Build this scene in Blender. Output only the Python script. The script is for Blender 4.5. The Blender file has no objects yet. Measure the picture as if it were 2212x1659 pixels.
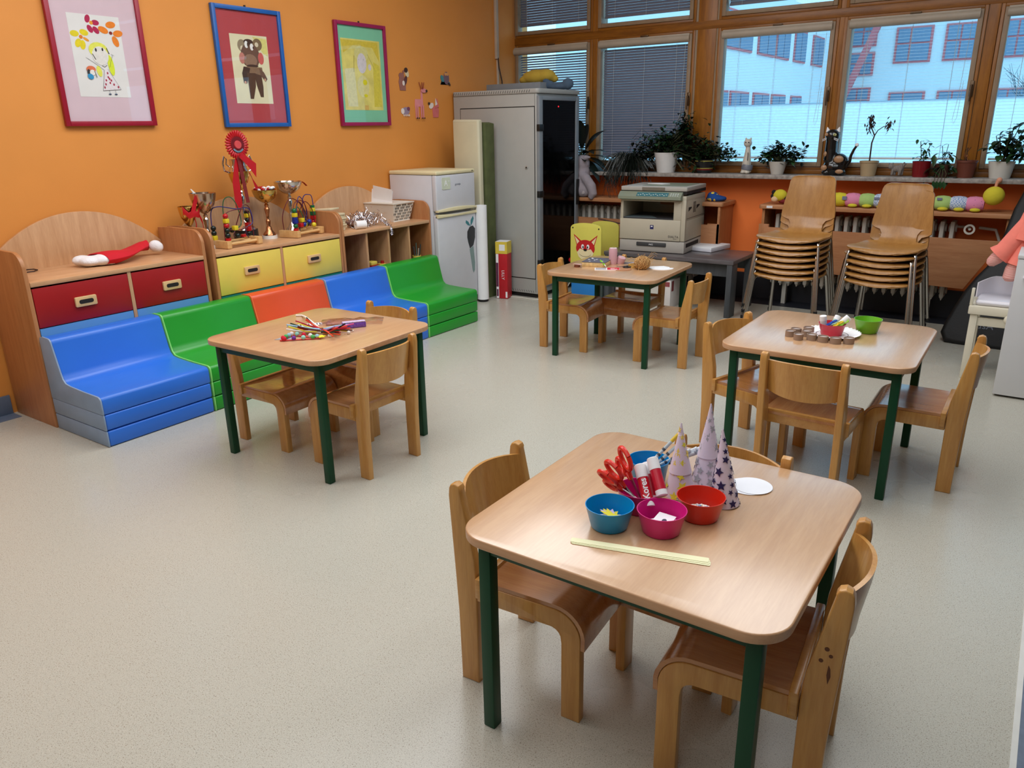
import bpy, bmesh, math, random
from mathutils import Vector, Matrix
from math import sin, cos, pi, radians

# ------------------------------------------------------------------ camera, world, lights
SC = bpy.context.scene
COL = SC.collection
YW = 0.30            # plane of the window wall
cd = bpy.data.cameras.new('camera'); cam = bpy.data.objects.new('camera', cd); COL.objects.link(cam)
yaw, pitch, roll = 0.6097, -0.3236, -0.0176
F = Vector((-sin(yaw)*cos(pitch), cos(yaw)*cos(pitch), sin(pitch)))
R = Vector((cos(yaw), sin(yaw), 0)); U = R.cross(F)
R2 = cos(roll)*R + sin(roll)*U; U2 = -sin(roll)*R + cos(roll)*U
rot = Matrix((R2, U2, -F)).transposed()
cam.matrix_world = Matrix.Translation((4.2425, -5.9185, 1.354)) @ rot.to_4x4()
cd.sensor_width = 36; cd.lens = 1649.3/2212*36; cd.clip_start = .02
SC.camera = cam
SC.view_settings.view_transform = 'Standard'; SC.view_settings.look = 'None'
SC.view_settings.gamma = 1; SC.view_settings.exposure = 0.0
SC.view_settings.use_curve_mapping = False
SC.cycles.max_bounces = 8; SC.cycles.diffuse_bounces = 4; SC.cycles.glossy_bounces = 4
SC.cycles.transparent_max_bounces = 12; SC.cycles.sample_clamp_indirect = 6
SC.cycles.caustics_reflective = False; SC.cycles.caustics_refractive = False

w = bpy.data.worlds.new('sky'); SC.world = w; w.use_nodes = True
w.node_tree.nodes['Background'].inputs[0].default_value = (.44, .77, 1.0, 1)
w.node_tree.nodes['Background'].inputs[1].default_value = 2.2

def area_light(x, y, z, sx, sy, power, col):
    l = bpy.data.lights.new('ceiling_lamp_light', 'AREA'); l.shape = 'RECTANGLE'; l.size = sx; l.size_y = sy
    l.energy = power; l.color = col
    o = bpy.data.objects.new('ceiling_lamp_light', l); o.location = (x, y, z); COL.objects.link(o)
    return o
for lx, ly, e in ((1.5, -4.5, 42), (3.7, -4.5, 20), (1.7, -6.9, 16), (3.9, -6.9, 14), (1.7, -2.5, 42), (3.7, -2.4, 36)):
    area_light(lx, ly, 2.93, 1.2, 2.2, e, (.965, 1.0, 1.03))

# ------------------------------------------------------------------ helpers: materials
def lin(c):
    return tuple(((v/255)/12.92 if v/255 <= .04045 else ((v/255+.055)/1.055)**2.4) for v in c) + (1,)
MATS = {}
def _new(name):
    m = bpy.data.materials.new(name); m.use_nodes = True
    nt = m.node_tree; b = nt.nodes['Principled BSDF']
    return m, nt, b
def mat(name, col, rough=.5, metal=0, coat=0, var=.06, scale=14, bump=0, spec=.5, trans=0, bscale=None):
    """plain colour with a slight procedural variation"""
    if name in MATS: return MATS[name]
    m, nt, b = _new(name)
    c = lin(col)
    tc = nt.nodes.new('ShaderNodeTexCoord'); n = nt.nodes.new('ShaderNodeTexNoise')
    n.inputs['Scale'].default_value = scale; n.inputs['Detail'].default_value = 4
    nt.links.new(tc.outputs['Object'], n.inputs['Vector'])
    r = nt.nodes.new('ShaderNodeValToRGB'); nt.links.new(n.outputs['Fac'], r.inputs[0])
    r.color_ramp.elements[0].position = .3; r.color_ramp.elements[1].position = .7
    r.color_ramp.elements[0].color = tuple(v*(1-var) for v in c[:3])+(1,)
    r.color_ramp.elements[1].color = tuple(min(1, v*(1+var)) for v in c[:3])+(1,)
    nt.links.new(r.outputs[0], b.inputs['Base Color'])
    b.inputs['Roughness'].default_value = rough; b.inputs['Metallic'].default_value = metal
    b.inputs['Coat Weight'].default_value = coat; b.inputs['Coat Roughness'].default_value = .08
    b.inputs['Specular IOR Level'].default_value = spec
    if trans: b.inputs['Transmission Weight'].default_value = trans
    if bump:
        n2 = nt.nodes.new('ShaderNodeTexNoise'); n2.inputs['Scale'].default_value = bscale or scale*6
        nt.links.new(tc.outputs['Object'], n2.inputs['Vector'])
        bp = nt.nodes.new('ShaderNodeBump'); bp.inputs['Strength'].default_value = bump; bp.inputs['Distance'].default_value = .002
        nt.links.new(n2.outputs['Fac'], bp.inputs['Height']); nt.links.new(bp.outputs[0], b.inputs['Normal'])
    MATS[name] = m
    return m
def wood(name, c1, c2, axis='x', rough=.35, scale=1.0, coat=0, spec=.5, cr=.12):
    if name in MATS: return MATS[name]
    m, nt, b = _new(name)
    tc = nt.nodes.new('ShaderNodeTexCoord'); mp = nt.nodes.new('ShaderNodeMapping')
    k = {'x': (2.2, 26, 26), 'y': (26, 2.2, 26), 'z': (26, 26, 2.2)}[axis]
    mp.inputs['Scale'].default_value = tuple(v*scale for v in k)
    nt.links.new(tc.outputs['Object'], mp.inputs['Vector'])
    n = nt.nodes.new('ShaderNodeTexNoise'); n.inputs['Scale'].default_value = 1.3; n.inputs['Detail'].default_value = 7
    n.inputs['Distortion'].default_value = .4
    nt.links.new(mp.outputs[0], n.inputs['Vector'])
    n3 = nt.nodes.new('ShaderNodeTexNoise'); n3.inputs['Scale'].default_value = 9; n3.inputs['Detail'].default_value = 3
    nt.links.new(mp.outputs[0], n3.inputs['Vector'])
    mx = nt.nodes.new('ShaderNodeMix'); mx.inputs[0].default_value = .35
    nt.links.new(n.outputs['Fac'], mx.inputs[2]); nt.links.new(n3.outputs['Fac'], mx.inputs[3])
    r = nt.nodes.new('ShaderNodeValToRGB'); nt.links.new(mx.outputs[0], r.inputs[0])
    r.color_ramp.elements[0].position = .36; r.color_ramp.elements[1].position = .62
    r.color_ramp.elements[0].color = lin(c1); r.color_ramp.elements[1].color = lin(c2)
    nt.links.new(r.outputs[0], b.inputs['Base Color'])
    b.inputs['Roughness'].default_value = rough; b.inputs['Coat Weight'].default_value = coat
    b.inputs['Coat Roughness'].default_value = cr; b.inputs['Coat IOR'].default_value = 1.55 if coat >= 1 else 1.5; b.inputs['Specular IOR Level'].default_value = spec
    MATS[name] = m
    return m
def glass(name, tint=(1, 1, 1), refl=1.0, rough=.0):
    if name in MATS: return MATS[name]
    m = bpy.data.materials.new(name); m.use_nodes = True; nt = m.node_tree
    nt.nodes.remove(nt.nodes['Principled BSDF']); out = nt.nodes['Material Output']
    t = nt.nodes.new('ShaderNodeBsdfTransparent'); t.inputs[0].default_value = tint+(1,)
    g = nt.nodes.new('ShaderNodeBsdfGlossy'); g.inputs['Roughness'].default_value = rough; g.inputs['Color'].default_value = (.95, .97, 1, 1)
    ge = nt.nodes.new('ShaderNodeNewGeometry'); dt = nt.nodes.new('ShaderNodeVectorMath'); dt.operation = 'DOT_PRODUCT'
    nt.links.new(ge.outputs['Normal'], dt.inputs[0]); nt.links.new(ge.outputs['Incoming'], dt.inputs[1])
    def mth(op, x, y=None, v=None):
        q = nt.nodes.new('ShaderNodeMath'); q.operation = op; nt.links.new(x, q.inputs[0])
        if v is not None: q.inputs[1].default_value = v
        return q
    ab = mth('ABSOLUTE', dt.outputs['Value']); om = nt.nodes.new('ShaderNodeMath'); om.operation = 'SUBTRACT'; om.inputs[0].default_value = 1; nt.links.new(ab.outputs[0], om.inputs[1])
    pw = mth('POWER', om.outputs[0], v=5.0); ml = mth('MULTIPLY', pw.outputs[0], v=.5); ad = mth('ADD', ml.outputs[0], v=.022); mu = mth('MULTIPLY', ad.outputs[0], v=refl)
    mx = nt.nodes.new('ShaderNodeMixShader'); nt.links.new(mu.outputs[0], mx.inputs[0])
    nt.links.new(t.outputs[0], mx.inputs[1]); nt.links.new(g.outputs[0], mx.inputs[2]); nt.links.new(mx.outputs[0], out.inputs[0])
    MATS[name] = m
    return m
def emis(name, col, s):
    m, nt, b = _new(name); b.inputs['Emission Color'].default_value = lin(col); b.inputs['Emission Strength'].default_value = s
    b.inputs['Base Color'].default_value = lin(col); return m

def floor_mat():
    m, nt, b = _new('speckled beige linoleum')
    tc = nt.nodes.new('ShaderNodeTexCoord')
    def noise(sc, det=3):
        n = nt.nodes.new('ShaderNodeTexNoise'); n.inputs['Scale'].default_value = sc; n.inputs['Detail'].default_value = det
        nt.links.new(tc.outputs['Object'], n.inputs['Vector']); return n
    def ramp(src, p0, p1, c0, c1):
        r = nt.nodes.new('ShaderNodeValToRGB'); nt.links.new(src, r.inputs[0])
        r.color_ramp.elements[0].position = p0; r.color_ramp.elements[1].position = p1
        r.color_ramp.elements[0].color = c0; r.color_ramp.elements[1].color = c1; return r
    base = ramp(noise(420, 4).outputs['Fac'], .3, .7, lin((174, 171, 158)), lin((197, 195, 183)))
    def speck(scale, thr, col, prev, fac):
        n = noise(scale, 1)
        k = ramp(n.outputs['Fac'], thr, thr+.03, (0, 0, 0, 1), (fac, fac, fac, 1))
        mx = nt.nodes.new('ShaderNodeMix'); mx.data_type = 'RGBA'
        nt.links.new(k.outputs[0], mx.inputs[0]); nt.links.new(prev, mx.inputs[6]); mx.inputs[7].default_value = lin(col)
        return mx.outputs[2]
    c = speck(330, .63, (128, 118, 104), base.outputs[0], .7)
    c = speck(230, .67, (136, 122, 104), c, .7)
    c = speck(380, .66, (226, 224, 214), c, .5)
    c = speck(210, .73, (110, 108, 102), c, .7)
    nt.links.new(c, b.inputs['Base Color'])
    rr = ramp(noise(3, 3).outputs['Fac'], .3, .7, (.22,)*3+(1,), (.30,)*3+(1,))
    nt.links.new(rr.outputs[0], b.inputs['Roughness'])
    b.inputs['Specular IOR Level'].default_value = .5
    return m
def stripes(name, c1, c2, scale, axis='z', rough=.8):
    if name in MATS: return MATS[name]
    m, nt, b = _new(name)
    tc = nt.nodes.new('ShaderNodeTexCoord'); wv = nt.nodes.new('ShaderNodeTexWave')
    wv.bands_direction = axis.upper(); wv.inputs['Scale'].default_value = scale
    nt.links.new(tc.outputs['Object'], wv.inputs['Vector'])
    r = nt.nodes.new('ShaderNodeValToRGB'); r.color_ramp.interpolation = 'CONSTANT'; nt.links.new(wv.outputs['Fac'], r.inputs[0])
    r.color_ramp.elements[0].color = lin(c1); r.color_ramp.elements[1].color = lin(c2); r.color_ramp.elements[1].position = .5
    nt.links.new(r.outputs[0], b.inputs['Base Color']); b.inputs['Roughness'].default_value = rough
    MATS[name] = m
    return m
def checks(name, c1, c2, scale, rough=.85):
    if name in MATS: return MATS[name]
    m, nt, b = _new(name)
    tc = nt.nodes.new('ShaderNodeTexCoord'); ck = nt.nodes.new('ShaderNodeTexChecker'); ck.inputs['Scale'].default_value = scale
    ck.inputs[1].default_value = lin(c1); ck.inputs[2].default_value = lin(c2)
    nt.links.new(tc.outputs['Object'], ck.inputs['Vector']); nt.links.new(ck.outputs[0], b.inputs['Base Color'])
    b.inputs['Roughness'].default_value = rough
    MATS[name] = m
    return m
def dots(name, c1, c2, scale, thr=.25, rough=.85):
    if name in MATS: return MATS[name]
    m, nt, b = _new(name)
    tc = nt.nodes.new('ShaderNodeTexCoord'); v = nt.nodes.new('ShaderNodeTexVoronoi'); v.inputs['Scale'].default_value = scale
    nt.links.new(tc.outputs['Object'], v.inputs['Vector'])
    r = nt.nodes.new('ShaderNodeValToRGB'); r.color_ramp.interpolation = 'CONSTANT'; nt.links.new(v.outputs['Distance'], r.inputs[0])
    r.color_ramp.elements[0].color = lin(c2); r.color_ramp.elements[1].color = lin(c1); r.color_ramp.elements[1].position = thr
    nt.links.new(r.outputs[0], b.inputs['Base Color']); b.inputs['Roughness'].default_value = rough
    MATS[name] = m
    return m

# ------------------------------------------------------------------ helpers: meshes
I4 = Matrix.Identity(4)
def TR(x=0, y=0, z=0, rz=0, rx=0, ry=0, s=None):
    m = Matrix.Translation((x, y, z)) @ Matrix.Rotation(rz, 4, 'Z') @ Matrix.Rotation(ry, 4, 'Y') @ Matrix.Rotation(rx, 4, 'X')
    if s: m = m @ Matrix.Diagonal((s[0], s[1], s[2], 1))
    return m
class MB:
    def __init__(s, *mats):
        s.bm = bmesh.new(); s.mats = list(mats)
    def mi(s, m):
        if m is None: return 0
        if m not in s.mats: s.mats.append(m)
        return s.mats.index(m)
    def _fin(s, vs, fs, m, T):
        i = s.mi(m)
        for f in fs: f.material_index = i
        if T is not None: bmesh.ops.transform(s.bm, matrix=T, verts=vs)
    def box(s, x0, x1, y0, y1, z0, z1, m=None, bev=0, T=None, seg=2):
        nb = set(s.bm.faces)
        v = [s.bm.verts.new(p) for p in ((x0,y0,z0),(x1,y0,z0),(x1,y1,z0),(x0,y1,z0),(x0,y0,z1),(x1,y0,z1),(x1,y1,z1),(x0,y1,z1))]
        fs = [s.bm.faces.new([v[i] for i in q]) for q in ((3,2,1,0),(4,5,6,7),(0,1,5,4),(1,2,6,5),(2,3,7,6),(3,0,4,7))]
        if bev:
            es = list({e for f in fs for e in f.edges})
            bmesh.ops.bevel(s.bm, geom=es, offset=bev, segments=seg, affect='EDGES', profile=.5)
            fs = [f for f in s.bm.faces if f not in nb]
        vs = list({q for f in fs for q in f.verts})
        s._fin(vs, fs, m, T); return s
    def poly(s, pts, d0, d1, axis='z', m=None, T=None, bev=0, seg=2, m2=None):
        """extrude outline along an axis: z -> (x,y), y -> (x,z), x -> (y,z)"""
        nb = set(s.bm.faces)
        def P(a, b, d): return {'z': (a, b, d), 'y': (a, d, b), 'x': (d, a, b)}[axis]
        lo = [s.bm.verts.new(P(a, b, d0)) for a, b in pts]; hi = [s.bm.verts.new(P(a, b, d1)) for a, b in pts]
        n = len(pts); fs = []
        f0 = s.bm.faces.new(lo[::-1]); f1 = s.bm.faces.new(hi); fs += [f0, f1]
        for i in range(n):
            fs.append(s.bm.faces.new([lo[i], lo[(i+1) % n], hi[(i+1) % n], hi[i]]))
        bmesh.ops.recalc_face_normals(s.bm, faces=fs)
        if bev:
            es = list(set(f0.edges) | set(f1.edges))
            bmesh.ops.bevel(s.bm, geom=es, offset=bev, segments=seg, affect='EDGES', profile=.5)
            fs = [f for f in s.bm.faces if f not in nb]
        vs = list({q for f in fs for q in f.verts})
        s._fin(vs, fs, m, T)
        return s
    def flat(s, pts, m=None, T=None):
        v = [s.bm.verts.new(p) for p in pts]; f = s.bm.faces.new(v); s._fin(v, [f], m, T); return s
    def lathe(s, prof, m=None, T=None, n=24, close=False):
        rings = []
        for r, z in prof:
            if r < 1e-6: rings.append([s.bm.verts.new((0, 0, z))])
            else: rings.append([s.bm.verts.new((r*cos(2*pi*i/n), r*sin(2*pi*i/n), z)) for i in range(n)])
        if close: rings.append(rings[0])
        fs = []
        for a, b in zip(rings, rings[1:]):
            for i in range(n):
                j = (i+1) % n
                if len(a) == 1 and len(b) == 1: continue
                if len(a) == 1: q = [a[0], b[j], b[i]]
                elif len(b) == 1: q = [a[i], a[j], b[0]]
                else: q = [a[i], a[j], b[j], b[i]]
                fs.append(s.bm.faces.new(q))
        vs = list({q for f in fs for q in f.verts})
        bmesh.ops.recalc_face_normals(s.bm, faces=fs)
        s._fin(vs, fs, m, T); return s
    def tube(s, pts, r, m=None, n=8, T=None, cap=True):
        pts = [Vector(p) for p in pts]; N = len(pts)
        rr = r if isinstance(r, (list, tuple)) else [r]*N
        rings = []; up = None
        for i, p in enumerate(pts):
            t = (pts[min(i+1, N-1)]-pts[max(i-1, 0)]).normalized()
            if up is None:
                up = Vector((0, 0, 1)) if abs(t.z) < .9 else Vector((1, 0, 0))
            u = (up - t*up.dot(t)); u = u.normalized() if u.length > 1e-6 else t.orthogonal().normalized()
            up = u; v = t.cross(u)
            rings.append([s.bm.verts.new(p + (u*cos(2*pi*k/n)+v*sin(2*pi*k/n))*rr[i]) for k in range(n)])
        fs = []
        for a, b in zip(rings, rings[1:]):
            for k in range(n): fs.append(s.bm.faces.new([a[k], a[(k+1) % n], b[(k+1) % n], b[k]]))
        if cap: fs.append(s.bm.faces.new(rings[0][::-1])); fs.append(s.bm.faces.new(rings[-1]))
        vs = list({q for f in fs for q in f.verts})
        s._fin(vs, fs, m, T); return s
    def ball(s, c, r, m=None, T=None, n=14, Rm=None):
        r = (r, r, r) if not isinstance(r, (list, tuple)) else r
        g = bmesh.ops.create_uvsphere(s.bm, u_segments=n, v_segments=max(6, n*2//3), radius=1)
        mx = Matrix.Translation(c) @ (Rm.to_4x4() if Rm else I4) @ Matrix.Diagonal((r[0], r[1], r[2], 1))
        bmesh.ops.transform(s.bm, matrix=mx, verts=g['verts'])
        s._fin(g['verts'], {f for v in g['verts'] for f in v.link_faces}, m, T); return s
    def sheet(s, grid, th, m=None, T=None):
        """closed slab around a grid of points (rows of equal length)"""
        R_, C_ = len(grid), len(grid[0])
        def N(i, j):
            a = grid[min(i+1, R_-1)][j]-grid[max(i-1, 0)][j]; b = grid[i][min(j+1, C_-1)]-grid[i][max(j-1, 0)]
            n = a.cross(b); return n.normalized() if n.length > 1e-9 else Vector((0, 0, 1))
        top = [[s.bm.verts.new(grid[i][j]+N(i, j)*th/2) for j in range(C_)] for i in range(R_)]
        bot = [[s.bm.verts.new(grid[i][j]-N(i, j)*th/2) for j in range(C_)] for i in range(R_)]
        fs = []
        for i in range(R_-1):
            for j in range(C_-1):
                fs.append(s.bm.faces.new([top[i][j], top[i+1][j], top[i+1][j+1], top[i][j+1]]))
                fs.append(s.bm.faces.new([bot[i][j], bot[i][j+1], bot[i+1][j+1], bot[i+1][j]]))
        for i in range(R_-1):
            for j in (0, C_-1): fs.append(s.bm.faces.new([top[i][j], bot[i][j], bot[i+1][j], top[i+1][j]]))
        for j in range(C_-1):
            for i in (0, R_-1): fs.append(s.bm.faces.new([top[i][j], top[i][j+1], bot[i][j+1], bot[i][j]]))
        bmesh.ops.recalc_face_normals(s.bm, faces=fs)
        vs = list({q for f in fs for q in f.verts}); s._fin(vs, fs, m, T); return s
    def build(s, name, parent=None, loc=None, rz=0, flat=False, angle=38):
        me = bpy.data.meshes.new(name); s.bm.to_mesh(me); s.bm.free()
        for m in s.mats: me.materials.append(m)
        if not flat:
            me.polygons.foreach_set('use_smooth', [True]*len(me.polygons)); me.set_sharp_from_angle(angle=radians(angle))
        o = bpy.data.objects.new(name, me); COL.objects.link(o)
        if parent: o.parent = parent
        if loc: o.location = loc
        if rz: o.rotation_euler.z = rz
        return o
def thing(name, label, cat, loc=(0, 0, 0), rz=0, group=None):
    o = bpy.data.objects.new(name, None); COL.objects.link(o); o.empty_display_size = .05
    o.location = loc; o.rotation_euler.z = rz
    return tag(o, label, cat, group)
def tag(o, label, cat, group=None, kind=None):
    o['label'] = label; o['category'] = cat
    if group: o['group'] = group
    if kind: o['kind'] = kind
    return o
def struct(o):
    o['kind'] = 'structure'; return o
def dup(o, parent=None):
    c = o.copy(); COL.objects.link(c)
    if parent: c.parent = parent
    for ch in list(o.children): dup(ch, c)
    return c
def text(s, size, T, m, parent=None, name='lettering', depth=.0004, align='CENTER', bold=0):
    cu = bpy.data.curves.new('t', 'FONT'); cu.body = s; cu.size = size; cu.extrude = depth; cu.align_x = align; cu.align_y = 'CENTER'
    cu.offset = bold
    o = bpy.data.objects.new('t', cu); me = bpy.data.meshes.new_from_object(o)
    bpy.data.objects.remove(o); me.transform(T); me.materials.clear(); me.materials.append(m)
    me.name = name; ob = bpy.data.objects.new(name, me); COL.objects.link(ob)
    if parent: ob.parent = parent
    return ob
def rrect(x0, x1, y0, y1, r, n=6):
    o = []
    for cx, cy, a in ((x1-r, y0+r, -90), (x1-r, y1-r, 0), (x0+r, y1-r, 90), (x0+r, y0+r, 180)):
        for i in range(n+1):
            t = radians(a+90*i/n); o.append((cx+r*cos(t), cy+r*sin(t)))
    return o
def circle(cx, cy, r, n=20, ry=None):
    return [(cx+r*cos(2*pi*i/n), cy+(ry or r)*sin(2*pi*i/n)) for i in range(n)]
def star(cx, cy, r, k=.42, n=5, a0=90):
    return [(cx+(r if i % 2 == 0 else r*k)*cos(radians(a0+180*i/n)), cy+(r if i % 2 == 0 else r*k)*sin(radians(a0+180*i/n))) for i in range(2*n)]
def rough_blob(name, balls, m, parent=None, voxel=.007, smooth=6):
    """one continuous soft body grown from overlapping ellipsoids"""
    b = MB(m)
    for q in balls:
        if q[0] == 'T': b.tube(q[1], q[2], n=10)
        else: b.ball(q[0], q[1], Rm=(q[2] if len(q) > 2 else None))
    o = b.build(name, parent)
    r = o.modifiers.new('r', 'REMESH'); r.mode = 'VOXEL'; r.voxel_size = voxel; r.use_smooth_shade = True
    sm = o.modifiers.new('s', 'SMOOTH'); sm.iterations = smooth; sm.factor = .6
    return o
RND = random.Random(7)
# ------------------------------------------------------------------ materials used widely
m_orange = mat('orange wall paint', (220, 142, 62), .62, var=.03, scale=3, bump=.12, bscale=160)
m_white = mat('white paint', (236, 234, 228), .6)
m_ochre = wood('ochre varnished window wood', (116, 68, 18), (150, 94, 26), 'x', .4)
m_ochrez = wood('ochre varnished window post', (130, 78, 20), (162, 102, 28), 'z', .4)
m_sash = mat('weathered grey beige window sash', (146, 124, 100), .5, var=.1)
m_floor = floor_mat()
m_dkbase = mat('dark blue grey linoleum skirting', (70, 78, 92), .5)
m_basebl = mat('blue grey skirting', (98, 112, 134), .5)
m_stone = mat('mottled grey terrazzo', (150, 144, 138), .45, var=.35, scale=40)
m_beech = wood('beech laminate', (188, 140, 98), (206, 160, 118), 'z', .38)
m_beechy = wood('beech laminate board', (190, 142, 100), (208, 162, 120), 'y', .35)
m_beechx = wood('beech laminate shelf', (176, 118, 78), (194, 138, 96), 'x', .4)
m_beechD = wood('beech laminate end', (166, 108, 66), (184, 126, 80), 'z', .42)
m_top = wood('beech table laminate', (194, 151, 111), (207, 166, 125), 'y', .34, scale=.9, coat=1.0, cr=.2)
m_edge = wood('light table edge', (190, 144, 104), (204, 160, 122), 'x', .4)
m_green_m = mat('dark green lacquered steel', (6, 64, 38), .42, var=.05, spec=.3)
m_chair = wood('honey lacquered beech', (184, 128, 62), (202, 150, 80), 'z', .34, coat=.25)
m_chairx = wood('honey lacquered beech rail', (180, 125, 60), (198, 146, 78), 'x', .34, coat=.25)
m_seat = wood('red brown lacquered seat ply', (168, 108, 60), (190, 132, 80), 'x', .22, coat=.9)
m_ply = wood('lacquered shell ply', (154, 106, 50), (172, 124, 64), 'z', .38, coat=.2)
m_chrome = mat('dull chrome', (186, 182, 176), .22, metal=1, var=.02)
m_black = mat('black plastic', (14, 14, 15), .45)
m_dark = mat('dark interior', (26, 22, 20), .8)
m_steel = mat('brushed steel', (190, 190, 190), .3, metal=1)
m_paper = mat('white paper', (240, 240, 242), .7, var=.02)
m_cream = mat('yellowed cream plastic', (226, 214, 172), .45, var=.03)
m_fridge = mat('white enamel', (206, 206, 212), .35, var=.02)

# ------------------------------------------------------------------ room shell
XR, YB, ZC = 7.2, -8.4, 2.98
b = MB(m_floor); b.box(-.15, XR+.15, YB-.15, YW, -.12, 0); struct(b.build('floor', flat=True))
b = MB(mat('blue grey linoleum border', (104, 116, 134), .35, var=.08, scale=60))
b.box(4.385, XR, YB, -1.47, -.002, .0015); struct(b.build('trim_1', flat=True))
b = MB(mat('pale weld line', (214, 214, 208), .4)); b.box(4.372, 4.385, YB, -1.47, -.001, .0022); struct(b.build('trim_2', flat=True))
b = MB(m_basebl); b.box(0.0, .10, YB, -4.355, -.002, .0018); b.box(0, .012, YB, -4.355, 0, .10, bev=.004); struct(b.build('baseboard_left'))
b = MB(mat('very dark base and floor strip', (34, 36, 44), .5)); b.box(0, XR, .06, YW, -.002, .002); b.box(0, XR, YW-.02, YW, 0, .20); struct(b.build('baseboard_back'))  # near-black upright base plus a thin strip of that colour on the floor
b = MB(m_orange); b.box(-.15, 0, YB-.15, YW+.2, 0, ZC+.1); struct(b.build('wall_left', flat=True))
b = MB(mat('white ceiling paint', (238, 236, 230), .8)); b.box(-.15, XR+.15, YB-.15, YW+.2, ZC, ZC+.1); struct(b.build('ceiling', flat=True))
b = MB(mat('pale wall paint', (158, 150, 136), .7)); b.box(XR, XR+.15, YB-.15, YW+.2, 0, ZC); struct(b.build('wall_right', flat=True))
b = MB(mat('pale wall paint', (158, 150, 136), .7)); b.box(-.15, XR+.15, YB-.15, YB, 0, ZC); struct(b.build('wall_front', flat=True))
# window wall: apron below the sill, lintel above the windows
m_orange_lit = mat('light boosted orange wall paint', (250, 128, 54), .6, var=.03, scale=3, bump=.12, bscale=160)  # wall orange raised in colour to stand in for light missing below the sill
b = MB(m_orange_lit); b.box(0, XR, YW, YW+.2, 0, .975); b.box(0, XR, YW, YW+.2, 2.86, ZC)
struct(b.build('wall_back', flat=True))
b = MB(m_stone); b.box(0.0, XR, .085, YW+.02, .955, .985, bev=.004); struct(b.build('trim_3'))

# ------------------------------------------------------------------ windows
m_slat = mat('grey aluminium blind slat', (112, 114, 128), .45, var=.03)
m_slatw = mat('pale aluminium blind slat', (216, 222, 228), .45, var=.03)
m_gl = glass('window glass', (.90, .97, 1.0), .9)
m_box = mat('beige blind casing', (176, 164, 148), .5)
ZB0, ZB1, ZT0, ZT1 = 1.04, 2.035, 2.165, 2.80
# (x0, x1 of the glass, blind tilt, closed?)
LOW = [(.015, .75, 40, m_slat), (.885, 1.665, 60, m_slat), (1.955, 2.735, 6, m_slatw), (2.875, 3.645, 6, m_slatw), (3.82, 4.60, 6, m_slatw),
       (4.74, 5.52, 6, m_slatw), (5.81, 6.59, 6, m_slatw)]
def casement(n, x0, x1, z0, z1, tilt, ms, upper=False):
    root = thing('window_%d' % n, '', ''); del root['label']; del root['category']; root['kind'] = 'structure'
    cx = (x0+x1)/2; root.location = (cx, YW, 0)
    hw = (x1-x0)/2
    l = -hw-(.0 if n in (1, 8) else .03)
    fr = MB(m_sash)
    def ring(a0, a1, c0, c1, t, y0, y1, mm, mbz=None):
        fr.box(a0, a0+t, y0, y1, c0, c1, mbz or mm, bev=.003); fr.box(a1-t, a1, y0, y1, c0, c1, mbz or mm, bev=.003)
        fr.box(a0+t, a1-t, y0, y1, c0, c0+t, mm, bev=.003); fr.box(a0+t, a1-t, y0, y1, c1-t, c1, mm, bev=.003)
    e = .0 if n in (1, 8) else .052
    ring(-hw-e, hw+.052, z0-.052, z1+.04, .022, -.012, .05, m_ochre, m_ochrez)
    ring(-hw-e*.55, hw+.03, z0-.03, z1+.018, .031, -.022, .05, m_sash)
    fr.build('window_frame', root)
    g = MB(m_gl); g.box(-hw, hw, .056, .060, z0-.005, z1); g.build('glass', root)
    # blind: casing, slats, bottom rail, ladder cords
    c = MB(m_box)
    c.lathe([(0, -hw-.012), (.03, -hw-.012), (.03, hw+.012), (0, hw+.012)], T=TR(0, -.012, z1-.012, ry=pi/2), n=16)
    c.box(-hw-.01, hw+.01, -.03, .012, z1-.01, z1+.022, bev=.004)
    if not upper: c.build('blind_casing', root)
    else: c.bm.free()
    s = MB(ms); zz = z1-.06; pitch_ = .0205; sw = .0118; a = radians(tilt)
    zend = z0+.035 if not upper else z0+.052
    k = 0
    while zz > zend:
        dy, dz = sw*cos(a), sw*sin(a)
        q = zz
        s.flat([(-hw+.012, .03-dy, q-dz), (hw-.012, .03-dy, q-dz), (hw-.012, .03, q+.0012), (-hw+.012, .03, q+.0012)])
        s.flat([(-hw+.012, .03, q+.0012), (hw-.012, .03, q+.0012), (hw-.012, .03+dy, q+dz), (-hw+.012, .03+dy, q+dz)])
        zz -= pitch_; k += 1
    s.build('slats', root, flat=True)
    r = MB(ms); r.box(-hw+.012, hw-.012, .022, .038, zz, zz+.014, bev=.002)
    r.build('bottom_rail', root)
    cdm = MB(mat('blind cord', (205, 205, 200), .8))
    for fx in (-.72, 0, .72):
        for dy in (.018, .042): cdm.tube([(fx*hw, dy, z1-.04), (fx*hw, dy, zz)], .0009, n=4)
    if not upper:
        cdm.tube([(hw-.03, .004, z1-.05), (hw-.045, .003, 1.5), (hw-.06, .002, 1.36), (hw-.05, .002, 1.33), (hw-.035, .003, 1.37), (hw-.028, .004, 1.6)], .0012, n=4)
    cdm.build('cord', root)
    if not upper:
        h = MB(mat('worn brass handle', (92, 74, 56), .4, metal=.7))
        hx = hw+.028
        h.box(hx-.012, hx+.012, -.026, -.020, 1.50, 1.60, bev=.004); h.tube([(hx, -.026, 1.57), (hx, -.05, 1.57), (hx, -.055, 1.53), (hx, -.055, 1.47)], .007)
        h.build('window_handle', root)
        h = MB(mat('worn brass handle', (92, 74, 56), .4)); h.box(-.02, .05, -.035, -.02, z1+.02, z1+.032, bev=.003); h.build('latch', root)
    return root
for i, (x0, x1, t, ms) in enumerate(LOW):
    casement(i+1, x0, x1, ZB0+.03, ZB1-.02, t, ms)
    casement(i+8, x0, x1, ZT0+.0, ZT1, 64, m_slat, upper=True)
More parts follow.
